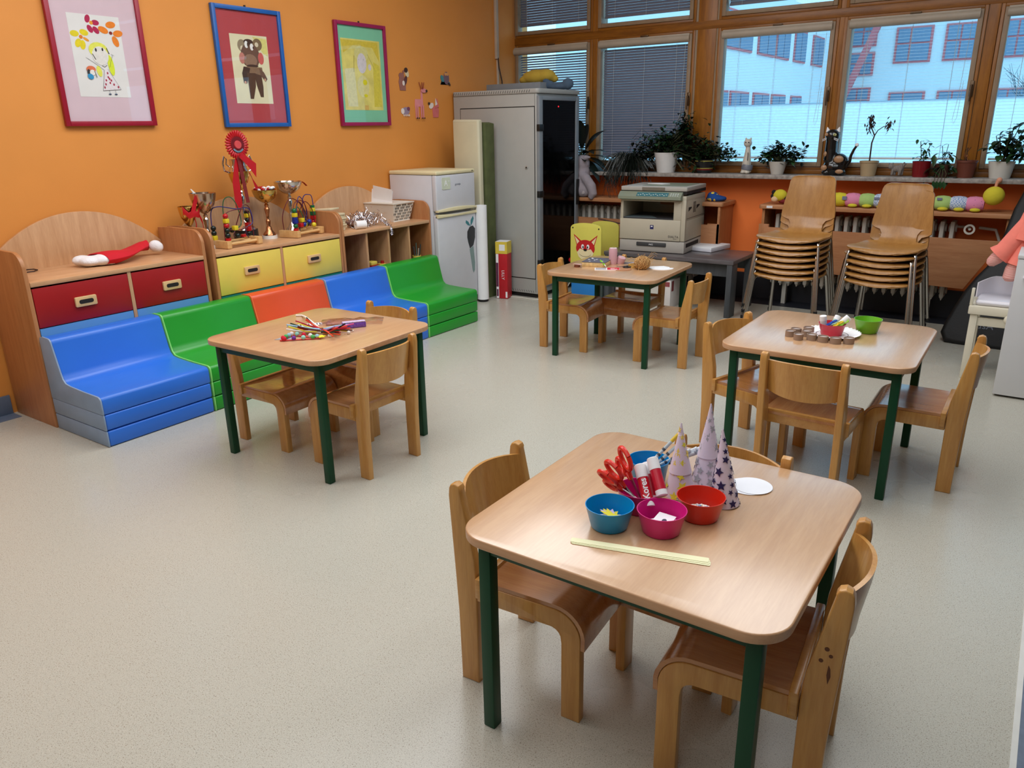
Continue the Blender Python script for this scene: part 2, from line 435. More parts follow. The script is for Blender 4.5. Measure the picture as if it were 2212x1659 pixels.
# fixed woodwork between the casements
b = MB(m_ochrez)
for x0, x1 in ((.795, .84), (1.735, 1.885), (2.787, 2.823), (3.70, 3.765), (4.652, 4.688), (5.575, 5.755), (6.645, XR)):
    b.box(x0, x1, YW-.006, YW+.10, .985, 2.86, bev=.003)
struct(b.build('trim_4'))
b = MB(m_ochre); b.box(0, XR, YW-.008, YW+.10, .985, 1.02, bev=.003); b.box(0, XR, YW-.008, YW+.1, 2.055, 2.115, bev=.003); b.box(0, XR, YW-.008, YW+.1, 2.84, 2.862)
struct(b.build('trim_5'))
b = MB(m_sash); b.box(1.70, 1.735, YW-.004, YW+.1, .985, 2.86, bev=.003); b.box(1.885, 1.91, YW-.004, YW+.1, .985, 2.86, bev=.003)
b.box(0, XR, YW+.002, YW+.1, 2.02, 2.055); b.box(0, XR, YW+.002, YW+.1, 2.113, 2.14)
for x0 in (.745, .84, 2.735, 2.825, 3.655, 3.77, 4.60, 4.69): b.box(x0, x0+.045, YW+.004, YW+.1, .985, 2.86)
struct(b.build('trim_6'))
# conduit in the corner
b = MB(mat('pale grey cable duct', (196, 176, 156), .5)); b.box(0, .022, -.022, .018, 1.93, ZC, bev=.003); b.box(0, .015, 0, .02, 1.5, 1.93, bev=.002)
struct(b.build('trim_7'))
b = MB(mat('dark cable', (70, 48, 34), .5)); b.tube([(.02, .0, 1.94), (.022, .01, 1.86), (.03, .04, 1.75), (.03, .055, 1.6), (.03, .06, .5)], .006)
tag(b.build('cable'), 'dark cable hanging out of the pale duct in the room corner', 'cable')

# ------------------------------------------------------------------ outside
m_fac = mat('pale rendered facade', (208, 216, 220), .8, var=.02)
m_pane = mat('dark facade window pane', (104, 128, 152), .4)
m_redt = mat('red window trim', (196, 104, 108), .6)
b = MB(mat('snowy ground', (232, 236, 238), .9)); b.box(-40, 50, .9, 60, -.6, -.5); struct(b.build('ground_outside', flat=True))
bl = thing('school_building', 'long pale facade with red framed windows seen across the courtyard', 'building', (0, 0, 0))
b = MB(m_fac); b.box(-3.9, 40, 30, 31, -.5, 9); b.build('facade', bl, flat=True)
b = MB(m_fac); b.box(-4.9, -3.9, 9, 31, -.5, 9); b.build('side_wing', bl, flat=True)
def fwin(x0, x1, z0, z1, cuts=(.5,)):
    f = MB(m_redt); f.box(x0-.06, x1+.06, 29.93, 30.0, z0-.07, z1+.07)
    o = f.build('window', bl, flat=True)
    p = MB(m_pane); e = [0]+list(cuts)+[1]
    for a, c in zip(e, e[1:]):
        p.box(x0+(x1-x0)*a+.03, x0+(x1-x0)*c-.03, 29.9, 29.935, z0, z0+(z1-z0)*.55-.03); p.box(x0+(x1-x0)*a+.03, x0+(x1-x0)*c-.03, 29.9, 29.935, z0+(z1-z0)*.55+.03, z1)
    p.build('pane', o, flat=True)
for k in range(0, 9):
    x0 = -1.9+1.74*k
    if k > 1: x0 += .1
    fwin(x0, x0+1.2, 3.6, 4.78, (.4,)); fwin(x0, x0+1.2, 1.6, 2.4, (.4,)); fwin(x0, x0+1.2, 6.2, 7.5, (.4,))
fwin(-3.62, -2.72, 4.3, 5.2); fwin(-3.62, -2.72, 3.2, 3.95); fwin(-3.62, -2.72, 1.7, 2.62)
def wwin(y0, y1, z0, z1):
    f = MB(m_redt); f.box(-3.9, -3.85, y0-.05, y1+.05, z0-.06, z1+.06)
    o = f.build('window', bl, flat=True)
    p = MB(m_pane); mid = (y0+y1)/2
    p.box(-3.86, -3.83, y0, mid-.03, z0, z1); p.box(-3.86, -3.83, mid+.03, y1, z0, z1); p.build('pane', o, flat=True)
for y0, y1 in ((14.2, 15.9), (16.2, 18.38), (19.05, 20.6), (20.85, 22.2), (22.9, 24.2), (25.2, 26.6)):
    wwin(y0, y1, 3.40, 4.3)
for y0, y1 in ((14.9, 16.6), (16.9, 18.4), (18.95, 20.4), (20.8, 22.2), (23.0, 24.2)):
    wwin(y0, y1, 1.5, 2.2)
b = MB(m_redt); b.poly([(-2.35, 5.6), (-2.1, 5.6), (-3.5, 1.9), (-3.75, 1.9)], 28.9, 29.1, 'y', m_redt); tag(b.build('drain_pipe', flat=True), 'slanting red pipe against the pale facade outside', 'pipe')
b = MB(mat('pale boundary wall', (222, 230, 234), .85), mat('grey wall coping', (150, 165, 178), .7)); b.box(-3.85, 40, 14, 14.3, -.6, 1.77); b.box(-3.85, 40, 13.97, 14.33, 1.77, 1.797, b.mats[1])
tag(b.build('courtyard_wall', flat=True), 'low pale wall with grey coping in front of the building outside', 'wall')
# bare tree seen through the far right window
rt = thing('bare_tree', 'bare winter tree with thin grey branches outside the far right window', 'tree', (3.85, 15, -.6))
t = MB(mat('grey bark', (96, 104, 112), .9)); 
def branch(p, d, L, r, n):
    q = p+d*L; t.tube([p, p+d*L*.5+Vector((RND.uniform(-.02, .02), 0, RND.uniform(-.02, .02)))*L, q], [r, r*.8, r*.6], n=5)
    if n:
        for k in range(3):
            dd = (d+Vector((RND.uniform(-.8, .8), RND.uniform(-.5, .5), RND.uniform(-.1, .6)))).normalized(); branch(q if k else p+d*L*.6, dd, L*.7, r*.55, n-1)
branch(Vector((0, 0, 0)), Vector((.03, 0, 1)), 1.6, .05, 0)
for k in range(6): branch(Vector((.05, 0, 1.5)), Vector((RND.uniform(-.6, .6), RND.uniform(-.3, .3), 1)).normalized(), .75, .028, 3)
t.build('branches', rt)

# ------------------------------------------------------------------ cabinets along the left wall
XD = .42
def handle(parent, x, y, z):
    h = MB(mat('light wood handle', (222, 184, 130), .4), m_dark)
    h.poly(rrect(-.052, .052, -.024, .024, .006), 0, .012, 'x', bev=.002, T=TR(x, y, z)); h.poly(rrect(-.035, .035, -.010, .010, .009), .0122, .0128, 'x', m_dark, T=TR(x, y, z))
    h.build('handle', parent)
def cabinet(label, y0, y1, kind, dcol, lcol, split):
    W = y1-y0; t = thing('storage_cabinet', label, 'cabinet', (0, (y0+y1)/2, 0), group='low cabinets along the left wall')
    h = W/2; T_ = .019
    for s in (-1, 1):
        yy = s*h-(T_ if s > 0 else 0)
        pr = [(0.015, 0), (XD, 0), (XD, .78)]+[(XD-.075+.075*cos(radians(a)), .775+.075*sin(radians(a))) for a in range(10, 91, 16)]+[(.12, .852), (.015, .845)]
        p = MB(m_beechD); p.poly(pr, yy, yy+T_, 'y', bev=.002); p.build('side_panel', t)
    arc = [(-h+T_, .02), (h-T_, .02), (h-T_, .765)]
    for i in range(0, 25):
        u = 1-2*i/24; arc.append((u*(h-T_), .775+.20*(1-abs(u)**2.1)))
    arc.append((-h+T_, .765))
    p = MB(m_beech); p.poly(arc, .012, .030, 'x', bev=.002); p.build('back_panel', t)
    p = MB(m_beechy); p.box(.03, XD+.004, -h+T_, h-T_, .690, .712, bev=.003); p.build('top_board', t)
    p = MB(m_beechy); p.box(.03, XD-.03, -h+T_, h-T_, .03, .05); p.build('bottom_board', t)
    if kind == 'drawers':
        p = MB(m_beech); p.box(.03, XD-.001, split-.009, split+.009, .05, .69); p.build('divider', t)
        zs = .495 if dcol is MATS.get('red drawer front') else .468
        for a, c in ((-h+T_+.003, split-.011), (split+.011, h-T_-.003)):
            d = MB(dcol); d.box(XD-.018, XD, a, c, zs, .682, bev=.0015); do = d.build('drawer', t); handle(do, XD, (a+c)/2, .586)
            d = MB(lcol); d.box(XD-.020, XD-.002, a, c, .055, zs-.004, bev=.0015); d.build('door', t)
    else:
        inner = 2*(h-T_)
        for k in (1, 2, 3):
            p = MB(m_beech); yy = -h+T_+inner*k/4; p.box(.03, XD-.012, yy-.009, yy+.009, .05, .69); p.build('divider', t)
    return t
m_redd = mat('red drawer front', (158, 18, 22), .4, var=.03); m_yeld = mat('yellow drawer front', (232, 208, 92), .42, var=.02)
m_blud = mat('sky blue door', (84, 140, 196), .42, var=.02); m_grnd = mat('petrol green door', (0, 108, 92), .42, var=.02)
cabinet('low beech cabinet with two red drawers over sky blue doors', -4.338, -3.392, 'drawers', m_redd, m_blud, .02)
cabinet('low beech cabinet with two yellow drawers over green doors', -3.352, -2.378, 'drawers', m_yeld, m_grnd, -.01)
cabinet('low beech cabinet with four open cubbyholes beside the fridge', -2.374, -1.476, 'open', None, None, 0)
# ------------------------------------------------------------------ foam benches
def fabric(name, c): return mat(name, c, .33, var=.03, scale=6, bump=.25, bscale=9)
FB = {'blue': (fabric('blue vinyl', (44, 112, 216)), mat('pale grey blue vinyl', (134, 156, 184), .5)),
      'green': (fabric('green vinyl', (34, 152, 44)), mat('lime vinyl piping', (130, 214, 110), .5)),
      'orange': (fabric('orange vinyl', (220, 84, 42)), mat('dark orange vinyl piping', (232, 110, 56), .5))}
def bench(col, y0, y1, label):
    c, side = FB[col]
    t = thing('foam_bench', label, 'foam seat', (0, (y0+y1)/2, 0), group='row of foam seats in front of the cabinets')
    h = (y1-y0)/2-.002
    def prof(g=0):
        P = [(.428-g, .158-g), (.885+g, .158-g), (.887+g, .168)]
        P += [(.862+.025*cos(radians(a))+g, .218+.022*sin(radians(a))+g) for a in (10, 35, 60, 85)]
        P += [(.75, .242+g), (.63, .248+g), (.592, .254+g), (.572+g*.6, .272+g), (.562+g, .30), (.528+g, .435)]
        P += [(.505+.022*cos(radians(a))+g, .438+.022*sin(radians(a))+g) for a in (20, 50, 80)]
        P += [(.455, .462+g), (.432-g, .455+g), (.426-g, .44)]
        return P
    s = MB(c); s.poly(prof(), -h+.008, h-.002, 'y', bev=.004); s.build('seat', t)
    for k in (0, 1):
        z0 = .002+.078*k
        p = MB(c); p.box(.43, .887, -h+.008, h-.002, z0, z0+.074, bev=.008, seg=3); p.build('base_pad', t)
        p = MB(side); p.box(.428, .889, -h, -h+.0078, z0, z0+.075, bev=.003); p.build('side_piping', t)
    p = MB(side); p.poly(prof(.002), -h, -h+.0078, 'y', bev=.002); p.build('side_piping', t)
    return t
Y0 = -4.335; DY = .5606
for i, (c, l) in enumerate((('blue', 'bright blue foam seat at the near end of the row, pale grey side showing'),
        ('green', 'green foam seat between the near blue one and the orange one'),
        ('orange', 'orange foam seat in the middle of the row'),
        ('blue', 'bright blue foam seat between the orange one and the last green one'),
        ('green', 'green foam seat at the far end of the row beside the fridge'))):
    bench(c, Y0+DY*i, Y0+DY*(i+1), l)

# ------------------------------------------------------------------ fridge
fx, fy0, fy1 = .485, -1.470, -1.000
t = thing('fridge', 'white fridge freezer with yellowed cream top and handles', 'fridge', (0, (fy0+fy1)/2, 0)); h = (fy1-fy0)/2
b = MB(m_fridge); b.box(.02, fx-.045, -h+.002, h-.002, .03, 1.03, bev=.006); b.build('body', t)
b = MB(m_cream); b.box(.015, fx+.004, -h, h, 1.032, 1.06, bev=.010, seg=3); b.build('top_cover', t)
b = MB(m_fridge); b.box(fx-.043, fx, -h, h, .768, 1.03, bev=.009, seg=3); fd = b.build('freezer_door', t)
b = MB(m_fridge); b.box(fx-.043, fx, -h, h, .06, .742, bev=.009, seg=3); ld = b.build('door', t)
pr = [(-h, 0), (h, 0)]+[(h-2*h*i/10, .014+.012*sin(pi*i/10)) for i in range(11)]
b = MB(m_cream); b.poly([(y, .764+z*1.0) for y, z in pr], fx-.02, fx+.014, 'x', bev=.003); b.build('handle', fd)
b = MB(m_cream); b.poly([(-h, .722), (h, .722), (h, .742), (0, .735), (-h, .748)], fx-.02, fx+.010, 'x', bev=.003); b.build('handle', ld)
b = MB(m_black); b.box(.05, fx-.06, -h+.02, h-.02, 0, .06); b.build('plinth', t)
b = MB(mat('pale green energy card', (206, 212, 190), .5)); b.poly(rrect(-.17, -.072, .925, 1.012, .008), fx, fx+.003, 'x'); st = b.build('sticker', fd)
FX = Matrix(((0, 0, 1, 0), (1, 0, 0, 0), (0, 1, 0, 0), (0, 0, 0, 1)))   # text plane facing +X
def onx(x, y, z): return Matrix.Translation((x, y, z)) @ FX
text('A', .06, onx(fx+.0035, -.125, .968), m_paper, fd, 'lettering'); text('+', .03, onx(fx+.0035, -.09, .982), m_paper, fd, 'lettering')
text('gorenje', .022, onx(fx+.0005, .02, .955), mat('grey print', (90, 96, 110), .5), fd, 'lettering')
text('NRF', .012, onx(fx+.0045, .2, 1.045), m_black, t, 'lettering')
# ice-lolly sticker on the lower door
g1 = mat('charcoal print', (44, 46, 50), .5); g2 = mat('grey green print', (126, 148, 146), .5); g3 = mat('teal print', (58, 126, 134), .5)
b = MB(g1)
b.poly([(.125, .50), (.145, .45), (.19, .47), (.215, .53), (.218, .60), (.19, .625), (.15, .62), (.118, .585), (.115, .54)], fx, fx+.001, 'x', g1)
b.poly([(.14, .445), (.19, .465), (.205, .33), (.20, .27), (.185, .25), (.172, .27)], fx, fx+.001, 'x', g2)
b.poly([(.16, .625), (.135, .66), (.105, .675), (.10, .655), (.125, .635)], fx, fx+.001, 'x', g3)
b.poly([(.162, .625), (.165, .67), (.195, .70), (.205, .68), (.19, .65)], fx, fx+.001, 'x', g3)
b.build('sticker', ld)

# ------------------------------------------------------------------ rolls and boxes between the fridge and the rack
b = MB(mat('cream foam roll', (206, 200, 172), .75, var=.06, scale=5)); 
b.poly([(-.13, 0), (.13, 0), (.13, 1.41), (.12, 1.42), (-.12, 1.425), (-.13, 1.415)], -.03, .03, 'y', bev=.018, seg=3)
o = b.build('foam_mat', loc=(.325, -.865, 0)); tag(o, 'tall cream foam mat standing between fridge and grey rack', 'mat')
b = MB(mat('olive felt', (84, 92, 54), .9, var=.15, bump=.5)); 
b.poly([(-.02, 0), (.02, 0), (.025, 1.39), (-.02, 1.40)], -.06, .06, 'y', bev=.01)
o = b.build('rolled_mat', loc=(.448, -.765, 0)); tag(o, 'narrow olive green rolled mat leaning beside the tall cream foam mat', 'mat')
t = thing('paper_roll', 'white roll of paper standing upright between fridge and red box', 'paper roll', (.502, -.955, 0))
b = MB(m_paper); b.lathe([(.036, .02), (.047, .02), (.047, .775), (.038, .775), (.036, .76)], n=28, close=True); b.build('paper', t)
b = MB(m_black); b.lathe([(0, 0), (.043, 0), (.043, .022), (0, .022)]); b.build('end_cap', t)
b = MB(mat('red printed carton', (186, 22, 36), .45)); 
t = thing('toy_carton', 'tall red and white carton with yellow top leaning on the grey rack', 'box', (.575, -.755, 0), rz=radians(14))
b.box(-.052, .048, -.05, .05, .002, .47, bev=.002); b.build('carton', t)
b = MB(mat('yellow print', (222, 196, 70), .5), m_paper); b.box(-.053, .049, -.051, .051, .375, .472); b.box(-.051, .047, -.049, .049, .4725, .474, m_paper)
b.box(-.02, .03, -.0515, -.051, .40, .45, m_paper); b.build('yellow_band', t)
b = MB(m_paper, mat('purple print', (92, 44, 74), .5)); b.box(-.0525, -.052, -.048, .05, .005, .37)
b.poly([(-.04, .12), (.045, .12), (.045, .34), (.01, .36), (-.02, .25)], -.0530, -.0526, 'x', b.mats[1]); b.poly(circle(0, .06, .03, ry=.035), -.0530, -.0526, 'x', b.mats[1])
b.box(-.05, -.028, -.0505, -.05, .004, .372, m_paper); b.box(-.05, -.03, -.0508, -.0505, .1, .3, b.mats[1]); b.box(-.048, -.032, -.0508, -.0505, .02, .08, b.mats[1])
b.box(.03, .046, -.0505, -.05, .01, .06, m_paper)
b.build('printed_label', t)
text('LILLY', .034, TR(.010, -.0508, .20) @ Matrix.Rotation(pi/2, 4, 'X') @ Matrix.Rotation(-pi/2, 4, 'Z'), m_paper, t, 'lettering')

# ------------------------------------------------------------------ server rack
m_rack = mat('light grey powder coat', (168, 168, 164), .45, var=.02); m_rackd = mat('mid grey edge', (128, 134, 140), .45)
t = thing('server_rack', 'tall light grey metal server rack with black glass door', 'cabinet', (.43, -.33, 0)); hx, hy = .41, .32
b = MB(m_rack, m_dark, m_rackd)
b.box(-hx, hx, -hy, hy, .035, 1.605, bev=.006)
b.poly(rrect(-hx-.008, hx+.02, -hy-.008, hy+.004, .03), 1.605, 1.64, 'z', bev=.006)
b.box(-hx+.02, hx-.02, -hy+.02, hy-.02, 0, .035, m_dark)
for i in range(34):
    x = -hx+.01+i*.0225; b.poly([(x, 1.612), (x+.004, 1.612), (x+.012, 1.632), (x+.008, 1.632)], -hy-.0088, -hy-.0082, 'y', m_dark)
for i in range(34):
    x = -hx+.02+i*.0228; b.poly([(x+.010, .045), (x+.013, .045), (x+.003, .062), (x, .062)], -hy-.0008, -hy-.0002, 'y', m_dark)
b.build('body', t)
b = MB(m_rack, m_dark, m_rackd); b.box(-hx+.075, hx-.022, -hy-.004, -hy, .165, 1.505, bev=.002)
b.build('side_panel', t)
b = MB(m_dark); b.box(-hx+.07, hx-.018, -hy-.0015, -hy-.0002, .158, 1.512); b.box(hx-.018, hx-.016, -hy-.001, -hy, .05, 1.6); b.build('panel_gap', t)
b = MB(mat('lock chrome', (190, 190, 186), .3, metal=.6), m_dark); b.lathe([(0, 0), (.014, 0), (.012, .005), (0, .006)], T=TR(.315, -hy-.004, 1.052, rx=pi/2)); b.lathe([(0, 0), (.006, 0), (.006, .002), (0, .002)], m_dark, T=TR(.315, -hy-.010, 1.052, rx=pi/2)); b.build('lock', t)
b = MB(m_rackd); 
x = hx
b.box(x, x+.025, -hy+.0, -hy+.052, .09, 1.585, bev=.003); b.box(x, x+.022, hy-.07, hy-.02, .09, 1.585, bev=.003); b.box(x, x+.022, -hy+.052, hy-.07, 1.555, 1.585, bev=.002); b.box(x, x+.022, -hy+.052, hy-.07, .09, .125, bev=.002)
dr = b.build('door', t)
b = MB(mat('black tinted glass', (5, 5, 6), .08, var=0, spec=.16)); b.box(x+.002, x+.014, -hy+.05, hy-.068, .12, 1.56); b.build('glass', dr)
b = MB(m_black)
for z in (1.355, .85, .30): b.box(x+.002, x+.032, -hy-.006, -hy+.056, z-.028, z+.022, bev=.003)
b.build('latch', dr)
b = MB(m_black); b.box(x+.01, x+.03, hy-.06, hy-.015, .72, .93, bev=.004); b.build('door_handle', dr)
b = MB(emis('red indicator light', (255, 30, 40), 3)); b.ball((x+.014, -.02, 1.51), .005); b.build('indicator_light', dr)
b = MB(m_rackd); b.box(-.30, .245, -.12, .22, 1.6405, 1.705, bev=.004)
tag(b.build('grey_box', loc=(.405, -.18, 0)), 'flat grey metal box lying on top of the tall rack', 'box')
o = rough_blob('plush_duck', [((.0, 0, .05), (.14, .08, .06)), ((.09, 0, .055), (.09, .07, .055)), ((-.1, 0, .03), (.07, .06, .035)), ((.16, .02, .03), (.04, .03, .03))], mat('mustard plush', (190, 160, 60), .95, bump=.8, bscale=120), None, .009)
o.location = (.50, -.12, 1.705); tag(o, 'slumped mustard yellow plush toy on the grey box on the rack', 'plush toy')
o = rough_blob('plush_whale', [((0, 0, .03), (.11, .05, .03)), ((.08, 0, .045), (.05, .045, .045)), ((-.1, 0, .045), (.05, .03, .035)), ((-.13, 0, .075), (.03, .03, .02))], mat('grey blue plush', (74, 94, 116), .95, bump=.8, bscale=120), None, .008)
o.location = (.76, -.18, 1.641); tag(o, 'grey blue plush toy lying on the rack beside the flat grey box', 'plush toy')
b = MB(mat('white flex', (222, 218, 206), .5)); b.tube([(.60, -.72, .004), (.72, -.70, .004), (.80, -.715, .004), (.88, -.69, .004), (.98, -.60, .006), (1.0, -.5, .03), (1.02, -.40, .14), (.97, -.32, .16)], .004)
tag(b.build('power_cable'), 'white flex running along the floor at the foot of the rack', 'cable')

# ------------------------------------------------------------------ children's tables
S_, IN_ = .704, .055
def make_table(label):
    t = thing('childrens_table', label, 'table', group="square children's tables"); h = S_/2
    b = MB(m_top, m_edge); b.poly(rrect(-h, h, -h, h, .075, 10), .508, .530, 'z', bev=.0035, seg=3)
    for f in b.bm.faces:
        if abs(f.normal.z) < .8: f.material_index = 1
    b.build('tabletop', t)
    q = h-IN_; 
    b = MB(m_green_m)
    for s in (-1, 1):
        b.box(-q, q, s*q-.012, s*q+.012, .470, .5078, bev=.002); b.box(s*q-.012, s*q+.012, -q, q, .470, .5078, bev=.002)
    b.build('frame', t)
    for sx in (-1, 1):
        for sy in (-1, 1):
            b = MB(m_green_m); b.box(sx*q-.0155, sx*q+.0155, sy*q-.0155, sy*q+.0155, 0, .5078, bev=.003); b.build('leg', t)
    return t
TB = [(1.713, -3.745, .0269, 'beech topped table with pipe cleaners on it, in front of the foam seats'),
      (2.119, -1.684, .0515, 'beech topped table with twine and yarn on it, in front of the photocopier'),
      (3.590, -2.703, .006, 'window lit table with a white paper plate and green bowl on it'),
      (3.643, -4.443, .0016, 'nearest beech topped table with paper cones and coloured bowls on it')]
t0 = make_table(TB[0][3])
for i, (x, y, r, l) in enumerate(TB):
    o = t0 if i == 0 else dup(t0)
    o.location = (x, y, 0); o.rotation_euler.z = r; o['label'] = l

# ------------------------------------------------------------------ children's chairs (front = +X)
def make_chair():
    t = thing('childrens_chair', 'x', 'chair', group="wooden children's chairs")
    for s in (-1, 1):
        y0, y1 = (s*.130, s*.156) if s > 0 else (s*.156, s*.130)
        b = MB(m_chair)
        P = [(-.168, 0), (-.116, 0), (-.114, .30), (-.118, .36), (-.146, .50), (-.153, .535)]
        P += [(-.168+.016*cos(radians(a)), .538+.016*sin(radians(a))) for a in (10, 45, 90, 135, 170)]
        P += [(-.186, .52), (-.176, .33), (-.170, .2)]
        b.poly(P, y0, y1, 'y', bev=.004, seg=3); b.build('leg', t)
        b = MB(m_chair)
        P = [(.168, 0), (.168, .225)]+[(.100+.068*cos(radians(a)), .229+.068*sin(radians(a))) for a in range(9, 90, 13)]+[(.10, .297), (-.113, .297), (-.113, .247), (.090, .247)]
        P += [(.090+.028*cos(radians(a)), .219+.028*sin(radians(a))) for a in range(80, 0, -20)]+[(.119, .21), (.119, 0)]
        b.poly(P, y0, y1, 'y', bev=.003); b.build('leg', t)
    g = []
    prof = [(-.113+.018*i, .303) for i in range(12)]+[(.101+.073*sin(radians(a)), .230+.073*cos(radians(a))) for a in range(0, 96, 12)]+[(.173, .205)]
    for i, (x, z) in enumerate(prof):
        row = []
        for j in range(9):
            v = -1+j/4; dish = -.007*max(0, 1-v*v*1.3)*max(0, 1-((x+.02)/.12)**2)
            row.append(Vector((x, v*.153, z+dish)))
        g.append(row)
    b = MB(m_seat); b.sheet(g, .010); b.build('seat', t)
    b = MB(m_chairx); b.box(-.112, -.094, -.166, .166, .262, .316, bev=.003); b.build('stretcher', t)
    g = []
    for i in range(7):
        z = .405+.118*i/6; lean = -.148-.16*(z-.40)
        row = []
        for j in range(15):
            v = -1+j/7; bow = -.046*(1-abs(v)**2.2)
            zz = z + (.010*(1-v*v) if i == 6 else 0) - (.014*(1-v*v) if i == 0 else 0)
            row.append(Vector((lean+bow+.012, v*.134, zz)))
        g.append(row)
    b = MB(m_chair); b.sheet(g, .009); b.build('backrest', t)
    return t
CH = [(3.340, -4.484, 4, 'beech chair on the left side of the nearest table, back to the open floor'),
      (3.875, -4.482, 185, 'beech chair with stained leg at the right side of the nearest table'),
      (3.655, -4.235, -90, 'beech chair behind the nearest table, only its back top showing behind the paper cones'),
      (1.975, -3.775, 179, 'beech chair tucked under the pipe cleaner table on its right side'),
      (1.465, -3.775, 1, 'beech chair tucked under the pipe cleaner table on its left side'),
      (1.675, -3.43, -90, 'beech chair behind the pipe cleaner table, its back against the blue foam seat'),
      (1.800, -1.710, 4, 'beech chair at the left of the twine table, nearest the server rack'),
      (2.470, -1.705, 181, 'beech chair at the right side of the twine table'),
      (2.080, -1.435, -89, 'beech chair behind the twine table, mostly hidden under its top'),
      (3.318, -2.742, -17, 'beech chair turned askew at the left of the paper plate table'),
      (3.612, -2.995, 87, 'beech chair with its back to the camera at the paper plate table'),
      (3.937, -2.660, 180, 'beech chair at the right of the paper plate table, beside the white cabinet')]
c0 = make_chair()
for i, (x, y, r, l) in enumerate(CH):
    o = c0 if i == 0 else dup(c0)
    o.location = (x, y, 0); o.rotation_euler.z = radians(r); o['label'] = l; k_ = {1: 1.015, 4: .885, 6: .97, 7: .945, 8: .97, 11: 1.01}.get(i, 1); o.scale = (1, 1, k_)

b = MB(mat('dark wood stain', (96, 52, 22), .6))
for (sx_, sz_, r_) in ((-.150, .425, .0045), (-.158, .412, .0038), (-.142, .398, .0042)): b.poly(circle(sx_, sz_, r_, 10), .1562, .1566, 'y')
b.poly([(-.160, .385), (-.156, .392), (-.1545, .37), (-.158, .35), (-.162, .368)], .1562, .1566, 'y')
for o in list(bpy.data.objects):
    if o.get('label') == 'beech chair with stained leg at the right side of the nearest table': b.build('stain', o)
# ------------------------------------------------------------------ radiators and their wooden covers
m_rad = mat('off white radiator enamel', (206, 202, 192), .5)
def radiator(label, x0, x1, valve=False):
    t = thing('radiator', label, 'radiator', ((x0+x1)/2, .19, 0), group='ribbed radiators under the windows'); h = (x1-x0)/2
    b = MB(m_rad); n = int((x1-x0)/.062)
    for i in range(n):
        x = -h+.03+i*.062
        for dy in (-.055, .0, .055): b.box(x-.014, x+.014, dy-.018, dy+.018, .17, .70, bev=.008)
        b.poly([(x-.018, .19), (x+.018, .19), (x, .15)], -.06, .06, 'y')
        b.lathe([(0, 0), (.028, .0), (.028, .05), (0, .05)], T=TR(x-.025, 0, .65, ry=pi/2), n=10); b.lathe([(0, 0), (.028, .0), (.028, .05), (0, .05)], T=TR(x-.025, 0, .22, ry=pi/2), n=10)
    b.build('ribs', t)
    b = MB(m_rad); b.box(-h+.1, -h+.13, -.02, .02, 0, .2); b.box(h-.13, h-.1, -.02, .02, 0, .2); b.build('foot', t)
    if valve:
        b = MB(m_rad); b.lathe([(.022, -.008), (.034, -.008), (.034, .008), (.022, .008)], T=TR(h+.075, -.13, .66, rx=pi/2), n=20, close=True)
        b.tube([(h+.075, -.12, .66), (h+.06, 0, .66), (h-.04, 0, .66)], .009); b.tube([(h+.12, 0, .66), (h+.22, 0, .65), (h+.25, 0, .58), (h+.25, 0, .2)], .010); b.build('valve', t)
radiator('ribbed off white radiator behind the photocopier', .55, 1.95)
radiator('ribbed off white radiator with round valve behind the stacked chairs', 2.50, 3.74, True)
def cover(label, x0, x1, xp0, xp1, cut):
    t = thing('radiator_cover', label, 'shelf', ((x0+x1)/2, .14, 0), group='wooden radiator covers'); c = (x0+x1)/2
    b = MB(m_beechx); b.poly(rrect(x0-c, x1-c, -.15, .155, .02), .745, .775, 'z', bev=.003); b.build('shelf_board', t)
    b = MB(m_beechx); b.poly([(xp0-c, .31), (xp1-c-cut, .27), (xp1-c, .60), (xp0-c, .61)], -.145, -.127, 'y', bev=.002); b.build('front_panel', t)
    for s in (x0-c+.02, x1-c-.04):
        b = MB(m_beechD); b.box(s, s+.02, -.12, .155, .22, .745); b.build('end_panel', t)
    return t
cover('wooden radiator cover with shelf behind the grey rack and photocopier', .50, 2.14, .70, 2.10, 0)
cover('wooden radiator cover with shelf behind the stacked chairs', 2.42, 4.06, 2.47, 4.02, .18)
b = MB(m_beechx); b.box(2.02, 2.12, .0, .017, .26, .61, bev=.002); b.box(2.10, 2.118, .0, .28, .26, .745)
tag(b.build('end_board'), 'short wooden board closing the right end of the radiator cover by the copier', 'board')
b = MB(m_beechD); b.box(2.425, 2.50, .01, .03, .30, .63, bev=.002)
tag(b.build('end_board'), 'narrow wooden board under the left end of the shelf behind the stacked chairs', 'board')
b = MB(m_paper); b.box(-.022, .022, -.001, 0, -.008, .008)
tag(b.build('paper_label', loc=(2.50, -.0105, .76)), 'small white label stuck on the shelf edge behind the stacked chairs', 'label')

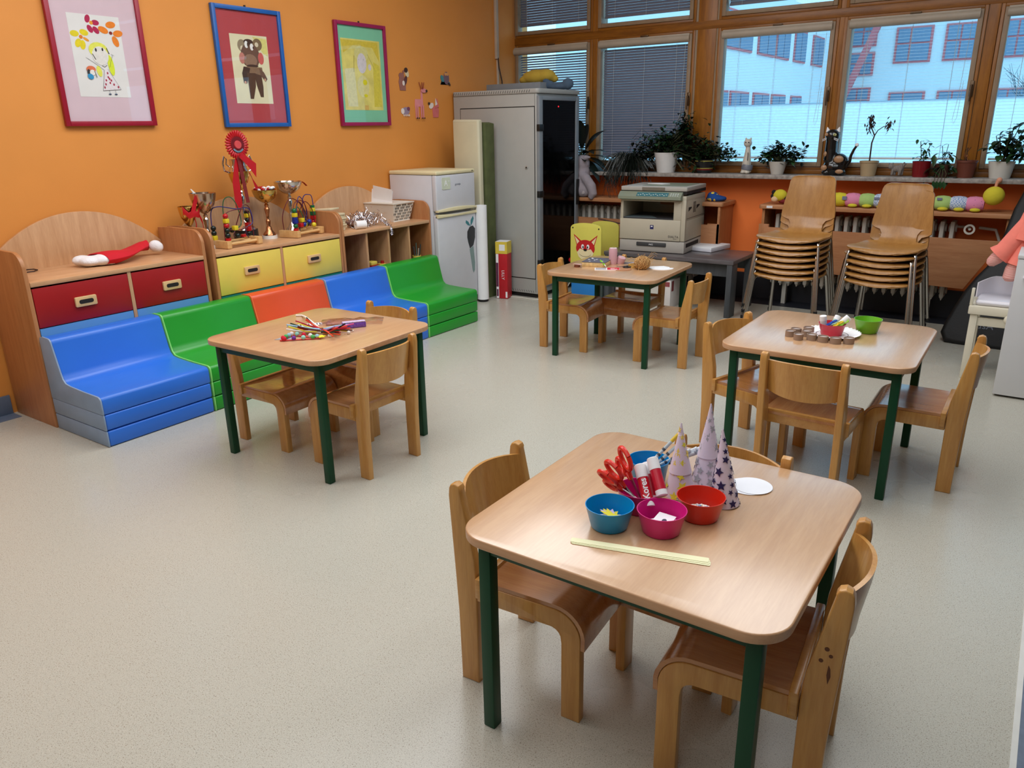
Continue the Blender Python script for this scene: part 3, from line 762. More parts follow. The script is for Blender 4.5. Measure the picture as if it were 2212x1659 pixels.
# caterpillar cushion on the shelf
P = {'yellow': mat('yellow plush', (216, 202, 52), .9, bump=.5), 'pink': dots('pink dotted cloth', (226, 140, 176), (150, 90, 150), 55, .16), 'green': mat('pale green cloth', (172, 204, 122), .9, bump=.4),
     'blue': checks('blue gingham cloth', (214, 222, 238), (140, 166, 208), 110), 'black': mat('black cloth', (24, 20, 22), .9)}
def lump(n, mm, c, r, par):
    b = MB(mm); b.ball(c, r, n=20); return b.build(n, par)
t = thing('toy_caterpillar', 'long patchwork caterpillar cushion with yellow head lying along the shelf', 'plush toy', (3.42, .07, .777))
seq = ['yellow', 'pink', 'green', 'blue', 'pink', 'green', 'pink', 'green', 'blue', 'pink']
for i, c in enumerate(seq):
    x = -.45+i*.0945
    b = MB(P[c]); b.lathe([(0, -.055), (.034, -.054), (.046, -.035), (.050, 0), (.046, .035), (.034, .054), (0, .055)], T=TR(x, 0, .048, ry=pi/2), n=22); b.build('body_segment', t)
    if i: b = MB(P['yellow']); b.ball((x+.01, -.056, .014), (.032, .024, .013)); b.build('foot', t)
b = MB(P['yellow']); b.ball((.50, -.01, .105), (.062, .055, .060), n=24); b.build('head', t)
b = MB(mat('salmon plush', (226, 160, 130), .9)); b.tube([(.50, -.01, .15), (.505, -.01, .185), (.515, -.012, .205)], [.008, .010, .017], n=10); b.ball((.516, -.012, .205), .017); b.build('antenna', t)
b = MB(mat('grey ribbon tab', (120, 124, 150), .8)); b.box(-.42, -.39, -.051, -.045, .05, .075); b.box(-.21, -.17, -.052, -.046, .06, .075); b.box(.18, .21, -.052, -.046, .07, .085); b.build('ribbon_tab', t)
t = thing('plush_bee', 'small plush toy with yellow head and black ears at the left end of the shelf', 'plush toy', (2.545, .08, .777))
lump('head', P['yellow'], (0, 0, .062), (.052, .045, .044), t); lump('face', mat('beige plush', (226, 190, 150), .9), (-.03, -.03, .035), (.026, .02, .022), t)
for dx, dz in ((-.045, .085), (-.05, .055), (.05, .04)): lump('ear', P['black'], (dx, -.012, dz), (.016, .014, .018), t)
lump('body', mat('maroon plush', (120, 30, 34), .9), (.04, 0, .022), (.05, .03, .022), t)
o = rough_blob('folded_cloth', [((0, 0, .02), (.075, .055, .03)), ((-.02, 0, .045), (.045, .04, .028)), ((.05, .01, .02), (.04, .05, .02))], dots('blue cloth with yellow spots', (22, 70, 140), (226, 196, 70), 24, .3), None, .007)
o.location = (2.035, .10, .777); tag(o, 'crumpled blue cloth with yellow spots at the shelf end beside the copier', 'cloth')
# elephant
t = thing('plush_elephant', 'grey plush elephant sitting on the shelf behind the server rack', 'plush toy', (.86, .06, .775))
mgp = mat('grey lilac plush', (156, 146, 152), .95, bump=.8, bscale=140)
rough_blob('body', [((-.05, .02, .10), (.09, .08, .10)), ((-.02, .01, .20), (.075, .07, .12)), ((-.01, .0, .28), (.065, .06, .07)), ((.035, -.02, .325), (.034, .03, .024)), ((.065, -.03, .33), (.020, .02, .012)),
    ('T', [(-.02, -.03, .20), (.05, -.05, .16), (.115, -.065, .09), (.135, -.07, .03), (.11, -.075, -.005)], [.034, .042, .044, .038, .026]), ((.025, -.05, .060), (.080, .05, .062)), ((-.02, -.04, .12), (.06, .05, .06))], mgp, t, .008, 4)
b = MB(mat('pale lilac plush', (182, 172, 174), .95)); b.ball((.045, -.088, .05), (.020, .008, .026)); b.build('foot_pad', t)

# ------------------------------------------------------------------ grey table, copier and what stands below
m_gw = wood('dark grey wood foil', (78, 74, 76), (104, 98, 100), 'x', .32, coat=.15); m_gwz = wood('dark grey wood foil leg', (62, 66, 70), (78, 82, 86), 'z', .45)
t = thing('low_table', 'low dark grey wood table carrying the photocopier', 'table', (1.91, -.27, 0)); hx, hy = .522, .262
b = MB(m_gw); b.box(-hx, hx, -hy, hy, .392, .42, bev=.002); b.build('tabletop', t)
for sx in (-1, 1):
    for sy in (-1, 1):
        b = MB(m_gwz); x0 = sx*(hx-.006); x1 = sx*(hx-.046); b.box(min(x0, x1), max(x0, x1), *sorted((sy*(hy-.004), sy*(hy-.12))), 0, .392, bev=.002); b.build('leg', t)
b = MB(m_gwz); b.box(-hx+.04, hx-.04, -hy+.05, -hy+.068, .295, .392); b.box(-hx+.04, hx-.04, hy-.068, hy-.05, .295, .392); b.build('apron', t)
# copier
m_cop = mat('warm grey copier plastic', (190, 182, 162), .5, var=.02); m_copg = mat('sage grey copier plastic', (134, 142, 124), .5, var=.02); m_copl = mat('light grey copier plastic', (176, 172, 164), .5, var=.02)
m_teal = mat('teal control panel', (58, 112, 122), .4)
t = thing('photocopier', 'beige office photocopier standing on the low dark grey table', 'photocopier', (1.725, -.195, .42), rz=radians(4))
hx, hy = .262, .232
b = MB(m_copl, m_dark); b.box(-hx, hx, -hy, hy, .004, .092, bev=.006); b.box(hx-.0, hx+.0008, -hy+.04, hy-.12, .045, .075, m_dark); b.build('paper_tray', t)
b = MB(mat('charcoal plastic', (62, 64, 66), .5)); b.box(-.12, .12, -hy-.008, -hy+.004, .048, .078, bev=.005); hnd = b.build('tray_handle', t)
text('A4/2', .018, TR(.0, -hy-.0086, .062) @ Matrix.Rotation(pi/2, 4, 'X'), m_paper, t, 'lettering')
b = MB(m_cop, m_dark)
b.box(-hx, hx-.035, -hy-.006, -hy+.03, .096, .252, bev=.005); b.build('front_cover', t)
b = MB(m_cop, m_dark, m_copl)
b.box(-hx, hx, -hy+.03, hy, .096, .25, bev=.003); b.box(hx-.035, hx, -hy, -hy+.03, .096, .4, bev=.004)
b.box(hx-.095, hx-.035, -hy+.002, -hy+.04, .252, .4, bev=.003); b.box(-hx, -hx+.022, -hy+.004, hy, .25, .4, bev=.003)
b.box(hx-.095, hx, -hy+.03, hy, .25, .4, bev=.003); b.box(-hx+.02, hx-.09, hy-.04, hy, .25, .4); b.box(-hx, hx, -hy+.002, hy, .385, .43, bev=.006)
for i in range(9):
    for j in range(3): b.box(hx, hx+.0012, -.06+j*.022, -.045+j*.022, .30+i*.009, .305+i*.009, m_dark)
b.poly([(-.17, .315), (-.10, .335), (-.10, .345), (-.17, .345)], hx, hx+.0012, 'x', m_dark); b.poly([(.02, .32), (.09, .34), (.09, .35), (.02, .35)], hx, hx+.0012, 'x', m_dark)
b.box(hx, hx+.001, -hy+.03, hy, .262, .264, m_dark); b.box(hx, hx+.001, -hy+.03, hy, .094, .097, m_dark)
b.build('body', t)
b = MB(mat('dark grey output tray', (52, 54, 58), .4), mat('blue grey output tray', (92, 106, 112), .4)); b.box(-hx+.022, hx-.095, -hy+.01, hy-.04, .25, .262); b.poly([(-hx+.03, -hy+.012), (.03, -hy+.012), (-.06, -.08), (-hx+.05, -.1)], .262, .2645, 'z', b.mats[1]); b.build('output_tray', t)
b = MB(m_copg); b.poly([(-hy-.045, .405), (-hy-.045, .425), (-hy-.005, .458), (-hy+.10, .462), (-hy+.10, .40), (-hy+.02, .392)], -hx-.006, hx-.03, 'x', bev=.003); cp = b.build('control_panel', t)
b = MB(m_teal, mat('pale keys', (196, 206, 200), .5)); T = TR(0, -hy-.030, .4385, rx=radians(39.5)); b.box(-.12, .13, -.018, .022, 0, .001, T=T)
for i in range(14): b.box(-.11+i*.017, -.10+i*.017, -.010+(i % 3)*.006, -.004+(i % 3)*.006, .001, .002, b.mats[1], T=T)
for i in range(12): b.box(.145+(i % 4)*.018, .156+(i % 4)*.018, -.012+(i//4)*.011, -.006+(i//4)*.011, .0, .002, b.mats[1], T=T)
b.build('buttons', cp)
b = MB(m_copl, m_copg, m_dark); b.poly(rrect(-hx-.004, hx+.0, -hy+.005, hy+.012, .012), .464, .494, 'z', bev=.004)
b.poly(rrect(-.13, hx-.04, -.14, hy-.03, .02), .494, .4955, 'z', m_copg); b.box(-.09, .09, -hy+.001, -hy+.006, .470, .490, mat('grey recess', (120, 112, 98), .6)); b.box(-hx-.002, hx-.002, -hy+.01, hy+.008, .4405, .464, m_dark)
b.build('lid', t)
b = MB(mat('navy badge', (30, 36, 96), .4)); b.box(-.012, .016, -hy-.0075, -hy-.006, .180, .210); b.build('logo_badge', t)
b = MB(m_paper); b.box(-.004, .008, -hy-.0082, -hy-.0076, .196, .205); b.box(-.008, .012, -hy-.0082, -hy-.0076, .1985, .2); b.build('logo_mark', t)
m_ink = mat('dark print', (40, 40, 44), .5)
text('DIALTA', .024, TR(.175, -hy-.0066, .128) @ Matrix.Rotation(pi/2, 4, 'X'), m_ink, t, 'lettering'); text('Di1611', .010, TR(.19, -hy-.0066, .112) @ Matrix.Rotation(pi/2, 4, 'X'), m_ink, t, 'lettering')
b = MB(m_paper); b.poly([(-.12, -.06), (.02, -.09), (.05, -.02), (-.06, .02)], .0, .004, 'z'); tag(b.build('paper_sheet', loc=(1.70, -.12, .916)), 'loose cream sheet lying on the copier lid', 'paper')
t = thing('paper_ream', 'stack of white copy paper lying on the low dark grey table', 'paper', (2.07, -.065, .42), rz=radians(-9))
b = MB(m_paper); b.box(-.105, .105, -.148, .148, .002, .036, bev=.003); b.build('sheets', t)
b = MB(glass('clear wrap', (.97, .97, 1), 1.2, .1)); b.box(-.107, .107, -.151, .151, .0, .026); b.build('wrapper', t)
# under the table
for nm, x0, x1, y0, y1, z1, c, l in (('white_carton', 1.52, 1.835, -.42, -.14, .155, (208, 206, 198), 'wide white carton on the floor under the low dark grey table'),
                                ('paper_folder', 1.872, 1.925, -.44, -.12, .215, (226, 222, 220), 'upright white folder with red edge under the low dark grey table'),
                                ('book', 1.437, 1.462, -.41, -.2, .15, (216, 196, 192), 'thin white and red book upright left of the white carton under the table')):
    b = MB(mat('carton '+nm, c, .7)); b.box(x0, x1, y0, y1, 0, z1, bev=.002)
    if nm != 'white_carton': b.box(x0+.008, x1-.008, y0-.0006, y0, z1*.78, z1*.95, mat('dull red print', (150, 70, 76), .6)); b.box(x1, x1+.0006, y0+.02, y0+.06, z1*.6, z1*.97, mat('dull red print', (150, 70, 76), .6))
    tag(b.build(nm), l, 'box' if nm == 'white_carton' else 'book')

# fox fronted toy box
m_yp = mat('lemon yellow board', (222, 214, 96), .45, var=.02); m_bluep = mat('bright blue board', (36, 128, 206), .5, var=.03)
t = thing('toy_box', 'yellow and blue toy chest with a fox face on its yellow board', 'toy chest', (1.24, -.40, 0))
def arch(w, z0, z1, rise):
    pts = [(-w, z0), (w, z0), (w, z1-rise-.012)]+[(w-.006, z1-rise)]+[(w*cos(radians(a))*.93, z1-rise+rise*sin(radians(a))) for a in range(15, 166, 10)]+[(-w+.006, z1-rise), (-w, z1-rise-.012)]
    return pts
b = MB(m_yp); b.poly(arch(.138, .26, .632, .028), -.165, -.150, 'y', bev=.002); fp = b.build('front_board', t)
b = MB(m_yp); b.poly(arch(.13, .26, .615, .028), .15, .165, 'y', bev=.002); b.build('rear_board', t)
b = MB(m_bluep); b.box(-.13, .13, -.160, -.148, .02, .262, bev=.002); b.build('blue_panel', t)
b = MB(mat('grey green board', (120, 134, 130), .5)); b.box(-.128, .128, -.147, .15, .02, .25); b.build('chest_body', t)
b = MB(mat('red knob', (180, 24, 28), .4)); b.ball((-.15, -.12, .325), (.028, .03, .022)); b.box(-.13, .13, -.14, .14, .262, .285, bev=.004); b.build('red_seat', t)
b = MB(m_black)
for sx in (-1, 1): b.lathe([(0, 0), (.006, 0), (.006, .002), (0, .002)], T=TR(sx*.117, -.165, .592, rx=pi/2), n=10)
b.build('bolt', fp)
fr = MB(mat('fox red', (196, 26, 30), .5), mat('fox cream', (238, 222, 176), .5), m_black, m_paper)
Y_ = -.1655
def fl(pts, k, m): fr.poly(pts, Y_-k*.0006, Y_-k*.0006+.0006, 'y', m)
fc = .435
for s in (-1, 1):
    fl([(s*.035, fc+.055), (s*.108, fc+.108), (s*.080, fc+.02)], 1, fr.mats[0]); fl([(s*.055, fc+.052), (s*.098, fc+.092), (s*.076, fc+.03)], 2, fr.mats[1])
fl(circle(0, fc, .085, 28, ry=.066), 3, fr.mats[0])
fl([(-.075, fc-.035), (-.05, fc-.005), (-.02, fc-.012), (0, fc-.02), (.02, fc-.012), (.05, fc-.005), (.075, fc-.035), (.06, fc-.07), (.025, fc-.095), (-.025, fc-.095), (-.06, fc-.07)], 4, fr.mats[1])
for s in (-1, 1):
    fl(circle(s*.024, fc+.012, .013, 14, ry=.019), 5, fr.mats[3]); fl(circle(s*.020, fc+.008, .006, 10, ry=.010), 6, m_black)
fl(circle(0, fc-.014, .015, 14, ry=.009), 7, m_black)
for i in range(12):
    a0, a1 = radians(200+i*11.6), radians(200+(i+1)*11.6)
    fl([(.055*cos(a0), fc-.035+.030*sin(a0)), (.055*cos(a1), fc-.035+.030*sin(a1)), (.055*cos(a1), fc-.037+.030*sin(a1)), (.055*cos(a0), fc-.037+.030*sin(a0))], 7, mat('grey line', (120, 100, 90), .6))
fr.build('fox_face', fp)
b = MB(mat('brown strap', (70, 40, 26), .6)); b.tube([(1.17, -.23, .63), (1.24, -.22, .617), (1.34, -.21, .60), (1.38, -.2, .60)], .006); tag(b.build('strap'), 'dark brown strap lying over the rear board of the toy chest', 'strap')

# ------------------------------------------------------------------ stacked adult chairs
def make_shell_chair():
    t = thing('stacking_chair', 'x', 'chair', group='stacked plywood chairs')
    # profile: t -> (x, z), half width
    prof = [(.205, -.020, .085), (.203, -.010, .15), (.198, -.002, .180), (.185, .004, .198), (.15, .006, .205), (.08, .002, .205), (0, -.004, .200), (-.08, -.002, .190), (-.115, .002, .178), (-.132, .006, .164), (-.138, .008, .125), (-.152, .015, .110), (-.170, .030, .104), (-.184, .055, .104), (-.191, .078, .118), (-.194, .090, .152), (-.196, .104, .170),
            (-.202, .145, .168), (-.212, .20, .160), (-.224, .27, .148), (-.236, .32, .144), (-.242, .340, .137), (-.245, .351, .126), (-.247, .358, .100)]
    g = []
    for i, (x, z, w) in enumerate(prof):
        row = []
        for j in range(13):
            v = -1+j/6
            q = v*v
            if i < 11: row.append(Vector((x, v*w, z-.012*q*0+(.008*(q-.5) if i < 4 else .012*(q-.6)))))
            else: row.append(Vector((x+.020*(q-.5)*min(1, w/.17), v*w, z)))
        g.append(row)
    b = MB(m_ply); b.sheet(g, .009, T=TR(0, 0, .44)); b.build('seat_shell', t)
    for s in (-1, 1):
        b = MB(m_chrome); b.tube([(.235, s*.225, .012), (.185, s*.188, .40), (.178, s*.183, .418), (.160, s*.178, .424), (.1, s*.172, .424)], .0095, n=10); b.build('leg', t)
        b = MB(m_chrome); b.tube([(-.245, s*.205, .012), (-.165, s*.168, .40), (-.158, s*.165, .416), (-.14, s*.164, .424), (.1, s*.172, .424)], .0095, n=10); b.build('leg', t)
    b = MB(m_chrome); b.tube([(.10, -.172, .424), (.10, .172, .424)], .0085); b.tube([(-.12, -.166, .424), (-.12, .166, .424)], .0085); b.build('frame_tube', t)
    for (x, y) in ((.236, .226), (.236, -.226), (-.246, .206), (-.246, -.206)):
        b = MB(m_black); b.lathe([(0, 0), (.012, 0), (.012, .02), (0, .02)], T=TR(x, y, 0), n=10); b.build('foot_cap', t)
    return t
s0 = make_shell_chair(); first = True
ordn = ['lowest', 'second', 'third', 'fourth', 'fifth', 'sixth', 'topmost']
for (sx, sy, n, rz, z0, nm) in ((2.935, -.86, 7, -92, .0, 'taller left stack of plywood chairs'), (3.475, -.80, 6, -95, .0, 'lower right stack of plywood chairs')):
    for k in range(n):
        o = s0 if first else dup(s0); first = False
        jit = (0, .3, -.4, .5, -.2, .4, 0)[k] if nm[0] == 't' else (0, .4, -.3, .5, -4.0, 0)[k]
        o.location = (sx, sy+.003*k, z0+.0385*k); o.rotation_euler.z = radians(rz+jit)
        o['label'] = ('topmost chair of the ' if k == n-1 else '%s chair from the floor in the ' % ordn[k])+nm
        o['group'] = nm.replace('taller left stack of', 'taller stack of').replace('lower right stack of', 'lower stack of')

# ------------------------------------------------------------------ instrument bag, stool, white cabinet, doll
t = thing('instrument_bag', 'black padded instrument bag leaning on the shelf behind the white stool', 'bag', (4.20, -.48, 0))
L = [(-.08, 0), (-.22, .005), (-.32, .01), (-.385, .02), (-.414, .08), (-.402, .14), (-.372, .24), (-.33, .36), (-.281, .46), (-.237, .53), (-.202, .62), (-.176, .76), (-.153, .92), (-.119, 1.04), (-.08, 1.2), (-.06, 1.35), (0, 1.38)]
pts = L+[(-x, z) for x, z in L[::-1]][1:]
tilt = -math.atan(.5)
m_bag = mat('black nylon', (10, 10, 12), .6, bump=.3)
b = MB(m_bag); b.poly(pts, 0, .09, 'y', T=TR(rx=tilt), bev=.025, seg=3); b.build('padded_body', t)
b = MB(mat('white print', (220, 220, 220), .6)); 
for (x, z) in ((-.225, .40), (-.175, .385)): b.ball((0, 0, 0), (.004, .002, .004), T=TR(rx=tilt) @ TR(x, -.001, z), n=8)
b.build('rivet', t)
text('MusA', .06, TR(rx=tilt) @ TR(-.20, -.001, .14) @ Matrix.Rotation(pi/2, 4, 'X'), mat('grey print', (150, 150, 150), .6), t, 'lettering')
m_ivory = mat('ivory lacquer', (214, 208, 188), .35, var=.02); m_gwhite = mat('glossy white plastic', (216, 214, 222), .15, var=.01)
t = thing('stool', 'white stool with padded seat, low curved back and round side knob', 'stool', (4.13, -1.08, 0))
for sx in (-1, 1):
    for sy in (-1, 1): b = MB(m_ivory); b.box(sx*.135-.018, sx*.135+.018, sy*.11-.018, sy*.11+.018, 0, .36, bev=.003); b.build('leg', t)
b = MB(m_ivory); b.box(-.165, .165, -.14, .14, .362, .408, bev=.005); b.box(-.13, .13, -.12, -.10, .30, .345, bev=.002); b.build('seat_frame', t)
b = MB(m_gwhite); b.box(-.140, .140, -.118, .118, .408, .440, bev=.016, seg=3); b.build('cushion', t)
b = MB(m_ivory); b.box(-.165, -.150, -.125, -.10, .408, .50, bev=.003, T=TR()); b.build('back_post', t)
g = []
for i in range(5):
    z = .425+.02*i+ (0); row = []
    for j in range(17):
        v = -1+j/8; zz = z+(.028 if i == 4 else .028*i/4)*(1-max(0, abs(v)-.55)/.45)
        row.append(Vector((v*.150, .125-.235*max(0, abs(v)-.35)**2.2, zz)))
    g.append(row)
b = MB(m_gwhite); b.sheet(g, .006); b.build('backrest', t)
b = MB(m_ivory); b.ball((.03, -.165, .355), .027, n=18); b.tube([(.03, -.14, .355), (.03, -.17, .355)], .010); b.build('knob', t)
m_wc = mat('white lacquered board', (206, 207, 208), .45, var=.01)
t = thing('white_cabinet', 'white cabinet with small round knob at the right edge of the room', 'cabinet', (4.65, -1.18, 0))
b = MB(m_wc, m_dark); b.box(-.50, .5, -.26, .28, .008, .708, bev=.002); b.box(-.49, .49, -.25, .27, 0, .010, m_dark); b.build('carcass', t)
b = MB(m_wc); b.box(-.502, .502, -.282, .282, .7085, .726, bev=.002); b.build('top', t)
b = MB(m_wc); b.box(-.498, .498, -.280, -.2605, .012, .706, bev=.0015); dd = b.build('door', t)
b = MB(m_gwhite); b.ball((-.455, -.292, .62), (.012, .012, .012), n=12); b.build('knob', dd)
t = thing('rag_doll', 'rag doll in coral clothes and striped socks lying on the white cabinet', 'doll', (4.17, -1.08, .727))
m_coral = mat('coral cloth', (238, 128, 112), .85, bump=.4); m_strd = stripes('red and white striped knit', (206, 90, 84), (232, 206, 196), 62, 'z')
rough_blob('body', [((.06, .02, .24), (.07, .05, .09)), ((.03, .0, .12), (.075, .06, .08)), ((.08, .02, .35), (.05, .045, .055))], mat('peach cloth skin', (236, 190, 160), .9), t, .008)
b = MB(m_coral); b.tube([(.03, 0, .16), (-.035, -.01, .06), (-.09, -.02, -.03), (-.115, -.02, -.06)], [.055, .052, .050, .062], n=14); b.tube([(.04, .01, .12), (.0, -.01, .02), (-.02, -.02, -.06), (-.03, -.02, -.10)], [.05, .048, .048, .055], n=14)
b.tube([(.06, .02, .30), (.04, .01, .15), (.02, .0, .02)], [.05, .085, .10], n=16); b.build('coral_trousers', t)
b = MB(m_strd); b.tube([(-.095, -.02, -.04), (-.125, -.025, -.075), (-.148, -.03, -.10), (-.158, -.03, -.11)], [.034, .034, .026, .012], n=14); b.build('striped_sock', t)
b = MB(m_strd); b.tube([(-.03, -.02, -.09), (-.045, -.025, -.13), (-.050, -.027, -.175), (-.050, -.027, -.19)], [.034, .034, .033, .02], n=14); b.build('striped_sock', t)
# ------------------------------------------------------------------ framed pictures (local: y along wall, z up, x out)
m_pg = glass('picture glass', (1, 1, 1), .9, .01)
def picture(label, yc, z0, z1, W, fc, mc, pc, paper):
    t = thing('framed_picture', label, 'picture', (0, yc, (z0+z1)/2), group="framed children's drawings"); H = (z1-z0)/2; w = W/2
    b = MB(fc)
    o = [(-w, -H), (w, -H), (w, H), (-w, H)]; k = .024
    b.box(.004, .026, -w, -w+k, -H, H, bev=.0015); b.box(.004, .026, w-k, w, -H, H, bev=.0015); b.box(.004, .026, -w+k, w-k, -H, -H+k, bev=.0015); b.box(.004, .026, -w+k, w-k, H-k, H, bev=.0015)
    b.build('frame', t)
    b = MB(mc); b.box(.004, .012, -w+k-.004, w-k+.004, -H+k-.004, H-k+.004); b.build('mat_board', t)
    b = MB(m_pg); b.box(.0165, .018, -w+k-.002, w-k+.002, -H+k-.002, H-k+.002); b.build('glass', t)
    y0, y1, a0, a1 = paper
    b = MB(pc); b.box(.012, .0128, y0, y1, a0, a1); dr = b.build('drawing', t)
    b = MB(mat('nail', (40, 36, 34), .5)); b.box(.002, .010, -.006, .004, H, H+.012); b.build('hanger', t)
    return t, dr
class Ink:
    """flat marks laid on a sheet: layer k sits a hair above layer k-1"""
    def __init__(s, x0): s.b = MB(); s.x = x0; s.k = 0
    def p(s, pts, col, nm):
        m = mat(nm, col, .7, var=.08, scale=60); s.k += 1; x = s.x+.00008*s.k; s.b.poly(pts, x, x+.00005, 'x', m)
    def line(s, pts, w, col, nm):
        for (a, b2), (c, d) in zip(pts, pts[1:]):
            l = math.hypot(c-a, d-b2) or 1; nx, nz = -(d-b2)/l*w/2, (c-a)/l*w/2
            s.p([(a+nx, b2+nz), (c+nx, d+nz), (c-nx, d-nz), (a-nx, b2-nz)], col, nm)
def ell(cx, cz, rx, rz, a=0, n=16):
    a = radians(a); return [(cx+rx*cos(2*pi*i/n)*cos(a)-rz*sin(2*pi*i/n)*sin(a), cz+rx*cos(2*pi*i/n)*sin(a)+rz*sin(2*pi*i/n)*cos(a)) for i in range(n)]
m_pap = mat('drawing paper', (226, 224, 220), .8, var=.02)
# 1: girl with flowers, dark red frame (picture centre y -3.567, z 1.40-2.10)
t, d = picture("child's drawing of a girl and flowers on pink board in a crimson frame", -3.567, 1.400, 2.100, .50, mat('crimson frame', (150, 10, 40), .4), mat('pale pink board', (214, 188, 196), .7, var=.02), m_pap, (-.145, .128, -.205, .192))
k = Ink(.0128); zc = 1.75
def Q(u, v): return (-.1473+u*.2738, .1912-v*.3962)   # u,v inside the sheet, v down
def q(l): return [Q(*p) for p in l]
def E(u, v, ru, rv, a=0): c = Q(u, v); return ell(c[0], c[1], ru*.27, rv*.27, a)
for du, dv, a in ((-.04, -.05, 70), (.10, -.01, 0), (-.02, .07, -60), (.09, .08, -50)): k.p(E(.43+du, .10+dv, .075, .05, a), (176, 24, 74), 'crimson crayon')
k.p(E(.45, .095, .035, .035), (232, 150, 40), 'orange crayon')
for du, dv, a in ((-.09, -.03, 0), (.09, -.05, -10), (-.05, .08, 60), (.03, .10, 80)): k.p(E(.19+du, .27+dv, .085, .055, a), (226, 206, 24), 'yellow crayon')
k.p(E(.30, .30, .06, .025, -30), (226, 140, 40), 'orange crayon'); k.p(E(.21, .275, .035, .035), (222, 120, 24), 'orange crayon 2')
for du, dv, a in ((-.14, -.03, -20), (.02, -.10, 10), (.14, .0, 10), (.07, .10, -70)): k.p(E(.80+du, .20+dv, .10, .06, a), (232, 128, 22), 'bright orange crayon')
k.p(E(.80, .20, .035, .03), (130, 30, 20), 'maroon crayon')
k.p(E(.50, .42, .19, .14), (226, 226, 90), 'lemon crayon'); k.p(E(.70, .60, .06, .19, 5), (214, 228, 50), 'lime crayon'); k.p(E(.45, .68, .05, .10, 10), (226, 226, 90), 'lemon crayon')
k.p(E(.52, .49, .16, .17), (226, 222, 214), 'drawing paper skin')
k.p(E(.45, .42, .018, .035), (44, 44, 48), 'black crayon'); k.p(E(.58, .41, .018, .03), (44, 44, 48), 'black crayon')
k.line(q([(.37, .47), (.42, .54)]), .004, (50, 50, 50), 'black crayon'); k.line(q([(.66, .39), (.70, .46)]), .004, (50, 50, 50), 'black crayon'); k.line(q([(.52, .61), (.57, .625), (.62, .60)]), .002, (60, 60, 60), 'pencil')
k.line(q([(.54, .66), (.38, .58), (.26, .53)]), .0013, (90, 90, 90), 'pencil'); k.line(q([(.66, .63), (.73, .52), (.76, .47)]), .0013, (90, 90, 90), 'pencil'); k.line(q([(.23, .52), (.29, .54)]), .001, (90, 90, 90), 'pencil'); k.line(q([(.73, .46), (.79, .48)]), .001, (90, 90, 90), 'pencil')
k.p(q([(.55, .66), (.62, .65), (.82, .90), (.46, .92)]), (228, 220, 222), 'dress paper'); k.line(q([(.55, .66), (.46, .92), (.82, .90), (.62, .65)]), .0012, (110, 110, 110), 'pencil')
for u, v in ((.60, .70), (.60, .75), (.55, .79), (.65, .79), (.62, .82), (.53, .84), (.69, .84), (.50, .88), (.77, .87), (.62, .77)): k.p(E(u, v, .016, .022), (170, 40, 70), 'raspberry crayon')
for u in (.58, .70): k.line(q([(u, .91), (u, .955)]), .0012, (110, 110, 110), 'pencil'); k.p(E(u, .962, .03, .012), (50, 70, 100), 'navy crayon')
k.p(E(.29, .66, .09, .06), (216, 110, 70), 'red brown crayon'); k.p(E(.24, .70, .03, .06), (60, 50, 50), 'black crayon'); k.p(E(.31, .70, .055, .05), (226, 222, 214), 'drawing paper skin'); k.p(E(.26, .75, .06, .05, -20), (40, 140, 190), 'blue crayon')
k.line(q([(.35, .68), (.38, .76)]), .003, (60, 60, 60), 'black crayon')
k.b.build('crayon_marks', d)
# 2: brown bear, blue frame
t, d = picture("child's painting of a brown bear on red board in a blue frame", -2.617, 1.387, 2.075, .50, mat('blue frame', (28, 92, 168), .4), mat('brick red board', (176, 62, 66), .7, var=.03), mat('cream paper', (222, 214, 176), .8, var=.04), (-.142, .132, -.205, .190))
k = Ink(.0128)
def Q(u, v): return (-.142+u*.274, .190-v*.395)
k.p(q([(.6, .02), (.99, .04), (.99, .3), (.85, .25)]), (214, 206, 120), 'pale yellow wash')
br = (104, 72, 56); dk = (62, 38, 26)
k.p(E(.30, .16, .12, .13), (146, 128, 100), 'grey brown paint'); k.p(E(.72, .13, .13, .13), (120, 96, 66), 'olive brown paint'); k.p(E(.30, .20, .05, .06), (214, 200, 170), 'light wash'); k.p(E(.70, .13, .05, .05), (214, 200, 170), 'light wash')
k.p(E(.50, .30, .26, .27), br, 'brown paint'); k.p(E(.78, .33, .08, .13), (200, 90, 84), 'pink paint'); k.p(E(.27, .34, .08, .12), (190, 120, 104), 'dull pink paint'); k.p(E(.49, .37, .18, .14), (140, 108, 86), 'light brown paint')
k.p(E(.48, .10, .13, .06), dk, 'dark brown paint'); k.p(E(.42, .14, .05, .075), (222, 214, 204), 'white paint'); k.p(E(.56, .17, .05, .075), (222, 214, 204), 'white paint'); k.p(E(.46, .14, .02, .05), dk, 'dark brown paint'); k.p(E(.60, .18, .018, .03), dk, 'dark brown paint')
k.p(E(.53, .445, .16, .03), dk, 'dark brown paint')
k.p(q([(.28, .46), (.78, .46), (.80, .60), (.28, .62)]), (130, 100, 74), 'mid brown paint'); k.p(q([(.28, .46), (.22, .56), (.24, .70), (.32, .71), (.40, .58), (.45, .48)]), dk, 'dark brown paint'); k.p(q([(.70, .47), (.82, .53), (.90, .63), (.84, .67), (.72, .58)]), br, 'brown paint')
k.p(q([(.35, .55), (.58, .55), (.55, .75), (.46, .93), (.37, .93), (.36, .75)]), (80, 52, 34), 'deep brown paint'); k.p(q([(.55, .55), (.74, .58), (.76, .75), (.74, .90), (.66, .90), (.58, .72)]), (80, 52, 34), 'deep brown paint')
k.p(E(.28, .69, .03, .03), (200, 150, 120), 'light wash 2'); k.p(E(.83, .64, .025, .03), (200, 150, 120), 'light wash 2')
k.b.build('paint_marks', d)
